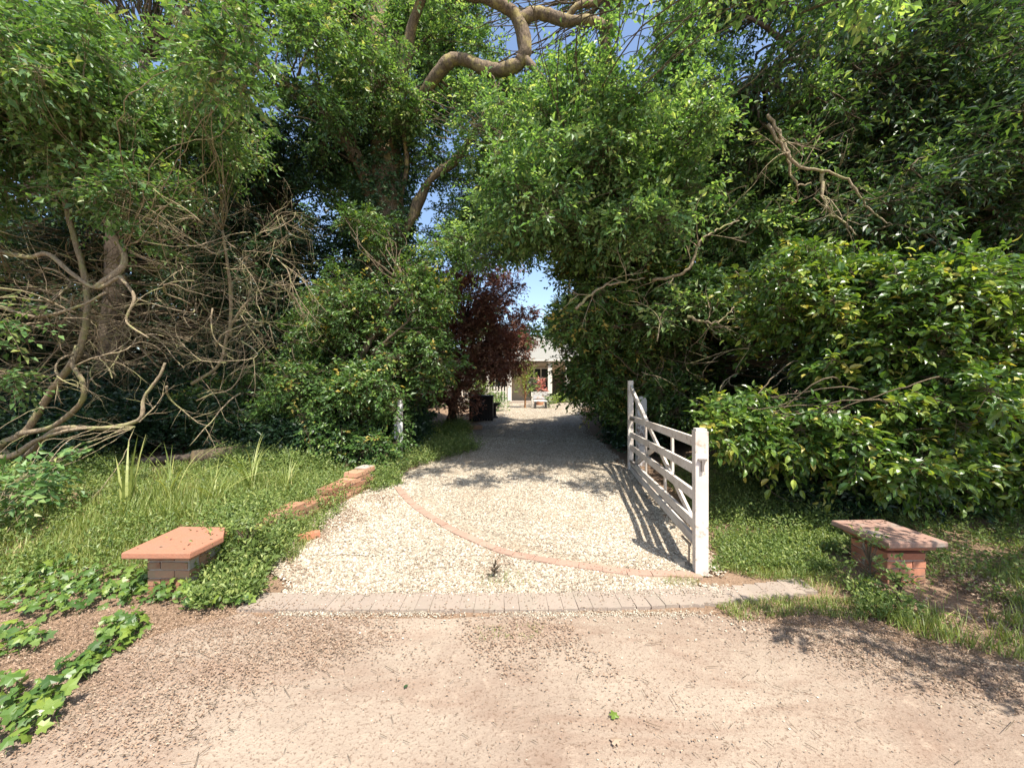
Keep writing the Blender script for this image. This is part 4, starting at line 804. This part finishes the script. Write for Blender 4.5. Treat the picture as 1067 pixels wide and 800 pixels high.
# litter on the ground
FE[0] = .09
def chips(P, s, tpl=T_SIMPLE, asp=.6):
    n = len(P); N = nrm(np.c_[rng.normal(size=(n, 2)) * .22, np.ones(n)]); th = rng.normal(size=n) * .8 + .45; D = np.c_[np.cos(th), np.sin(th), np.zeros(n)]; A_ = nrm(np.cross(D, N)); D = np.cross(N, A_); s = s[:, None]; return P, A_ * s * asp, D * s, N * s * 1.5
g = MB()
for poly, n, lo, hi, thr in (([(-100, 800), (-60, 640), (60, 640), (200, 630), (330, 645), (420, 660), (250, 720), (150, 800)], 17000, .005, .017, -9), ([(270, 650), (640, 640), (620, 700), (520, 700), (420, 680), (300, 690)], 4200, .006, .02, -.1), ([(520, 650), (760, 650), (760, 800), (600, 800), (540, 720)], 900, .006, .018, .2), ([(740, 640), (900, 640), (1067, 690), (1160, 760), (1067, 740), (900, 700)], 6000, .006, .02, -9), ([(900, 625), (960, 600), (1100, 590), (1200, 690), (1000, 650)], 8000, .01, .035, -9),
                             ([(0, 800), (1067, 800), (1000, 700), (150, 700)], 1000, .004, .012, -9), ([(290, 612), (300, 560), (390, 515), (420, 520), (340, 560), (320, 600)], 3000, .008, .025, -.4), ([(300, 612), (560, 560), (700, 590), (700, 612)], 2600, .006, .018, -.3), ([(420, 500), (640, 500), (620, 440), (520, 440)], 3000, .01, .03, -.2), ([(270, 634), (860, 622), (850, 602), (700, 612), (270, 618)], 1100, .006, .016, -9)):
    P = clumpy(scatter(poly, n), 5, thr); P[:, 2] += .008 + .012 * (P[:, 1] > 2.62) + rng.uniform(-.004, .003, len(P)); a = chips(P, rng.uniform(lo, hi, len(P))); g.inst(T_SIMPLE[0], T_SIMPLE[1], *a, np.clip(rng.beta(2, 2, len(P)), 0, 1))
P = np.vstack([np.c_[rng.uniform(-2.94, -2.46, 14), rng.uniform(2.85, 3.25, 14), np.full(14, .377)], np.c_[rng.uniform(3.06, 3.47, 34), rng.uniform(3.02, 3.45, 34), np.full(34, .376)]]); a = chips(P, rng.uniform(.01, .035, len(P))); g.inst(T_SIMPLE[0], T_SIMPLE[1], *a, np.clip(rng.beta(1.3, 3, len(P)), 0, 1))
tag(g.build('leaf_litter', M['litter'], None), 'dry brown leaf fragments strewn over the dirt', 'leaf litter', None, 'stuff')
g = MB(); P = np.vstack([scatter([(-60, 800), (0, 660), (1067, 660), (1100, 800)], 330), scatter([(-60, 760), (0, 640), (420, 650), (200, 780)], 500), scatter([(780, 645), (1067, 690), (1067, 740), (860, 690)], 400)]); P[:, 2] += .012
th = rng.normal(size=len(P)) * .9 - .5; Lh = rng.uniform(.01, .05, len(P)) * (1 + 2.0 * (rng.random(len(P)) < .05)); E = P + np.c_[np.cos(th), np.sin(th), rng.normal(size=len(P)) * .05] * Lh[:, None]; g.sticks(P, E, np.full(len(P), .0016), np.full(len(P), .001))
tag(g.build('fallen_twigs', M['twig'], None), 'thin fallen twigs scattered over the dirt track', 'twigs', None, 'stuff')
def one_leaf(px, py, s, mat, label, th):
    p = gp(px, py); mb = MB(); D = np.array([[math.cos(th), math.sin(th), .1]]); A_ = nrm(np.cross(D, [[0, .2, 1]])); N = np.cross(A_, D); mb.inst(T_IVY[0], T_IVY[1], (p + [0, 0, .012])[None], A_ * s, D * s, N * s, np.array([.7])); return tag(mb.build('leaf', M[mat], None, loc=tuple(p)), label, 'leaf')
one_leaf(642, 750, .045, 'ivy', 'single fresh green leaf lying on the bare track', 1.9)
one_leaf(637, 774, .05, 'litter', 'pale curled dry leaf just below the fresh green leaf', .1)
one_leaf(421, 717, .025, 'dark', 'tiny dark green leaf lying alone on the pale dirt', .5)
FE[0] = 0
# individual weeds
p = gp(906, 615); small_plant('weed_plant', 'leggy pale-leaved weed growing up over the front of the right pillar', 'weed', p, .46, .3, 'weed', .035, 34, 'single weeds by the pillars and wall', bare=.1, stem_r=.006)
p = gp(937, 628); small_plant('weed_plant', 'bushy weed standing in front of the right corner of the red brick pillar', 'weed', p, .24, .3, 'weed', .04, 30, 'single weeds by the pillars and wall', bare=.05, stem_r=.006)
p = gp(258, 592); small_plant('weed_plant', 'upright bushy weed at the right side of the terracotta-capped pillar', 'weed', p, .42, .4, 'weed', .04, 60, 'single weeds by the pillars and wall', bare=.1, stem_r=.006)
p = gp(515, 602); small_plant('weed_plant', 'spindly weed growing from the gravel in front of the kerb', 'weed', p, .2, .16, 'litter', .014, 18, 'single weeds by the pillars and wall', bare=.2, stem_r=.003)
def tuft(px, py, h, n, w, label, lean=.5):
    p = gp(px, py); mb = MB(); P = np.repeat(p[None], n, 0) + np.c_[rng.normal(size=(n, 2)) * .03, np.zeros(n)]
    for k_ in range(n):
        th = rng.uniform(0, 6.28); l_ = rng.uniform(.3, 1) * lean; hh = h * rng.uniform(.7, 1.2); d = np.array([math.cos(th), math.sin(th), 0]); t_ = np.linspace(0, 1, 7)[:, None]
        c_ = P[k_] + d * l_ * hh * t_ ** 1.6 * 1.3 + np.array([0, 0, 1]) * hh * (t_ - .45 * l_ * t_ ** 3); s_ = np.array([-d[1], d[0], 0]) * w * (1 - t_ ** 2 * .95) / 2
        V = np.vstack([c_ - s_, c_ + s_ + [0, 0, .002]]); mb.add(V, [[j, j + 1, 8 + j, 7 + j] for j in range(6)], rng.uniform(.3, .9))
    return tag(mb.build('grass_tuft', M['grass'], None, loc=tuple(p)), label, 'grass tuft', 'tall grass tufts on the left bank')
tuft(133, 530, .75, 9, .028, 'broad grey-green upright blades standing in the left grass', .35)
tuft(180, 525, .75, 26, .010, 'arching fine grass tuft below the cut logs', 1.0)
tuft(262, 515, .8, 24, .011, 'tall arching grass tuft right of the cut logs', .8)
tuft(300, 520, .6, 40, .009, 'dense seeding grass clump at the near end of the crumbling wall', .6)
tuft(225, 530, .6, 30, .009, 'bright grass clump directly behind the terracotta cap', .8)

# ================================================================== LIGHT, WORLD, CAMERA
sv = Vector((.34, -.62, 1.22)).normalized()
w = bpy.data.worlds.new('World'); S.world = w; w.use_nodes = True; nt = w.node_tree; bg = nt.nodes['Background']
sky = nt.nodes.new('ShaderNodeTexSky'); sky.sky_type = 'NISHITA'; sky.sun_disc = False; sky.sun_elevation = math.asin(sv.z); sky.sun_rotation = math.atan2(sv.x, sv.y); sky.air_density = 1.0; sky.dust_density = 1.5
nt.links.new(sky.outputs[0], bg.inputs[0]); bg.inputs[1].default_value = .15
sl = bpy.data.lights.new('sun', 'SUN'); sl.energy = 5.0; sl.angle = math.radians(.53); sl.color = (1, .94, .84); so = bpy.data.objects.new('sun', sl); COL.objects.link(so); so.rotation_euler = sv.to_track_quat('Z', 'Y').to_euler(); so.location = (5, -8, 20)
cam = bpy.data.cameras.new('camera'); cam.sensor_width = 36; cam.lens = 36 * F / 1067; cam.clip_end = 2000; cam.clip_start = .05
co_ = bpy.data.objects.new('camera', cam); COL.objects.link(co_); co_.location = (0, 0, CZ); co_.rotation_euler = (math.radians(90), 0, 0); S.camera = co_
S.view_settings.view_transform = 'Standard'; S.view_settings.look = 'None'; S.view_settings.gamma = 1; S.view_settings.exposure = 1.0
S.cycles.max_bounces = 7; S.cycles.diffuse_bounces = 4; S.cycles.transmission_bounces = 4; S.cycles.glossy_bounces = 2; S.cycles.use_fast_gi = False
S.cycles.use_denoising = True
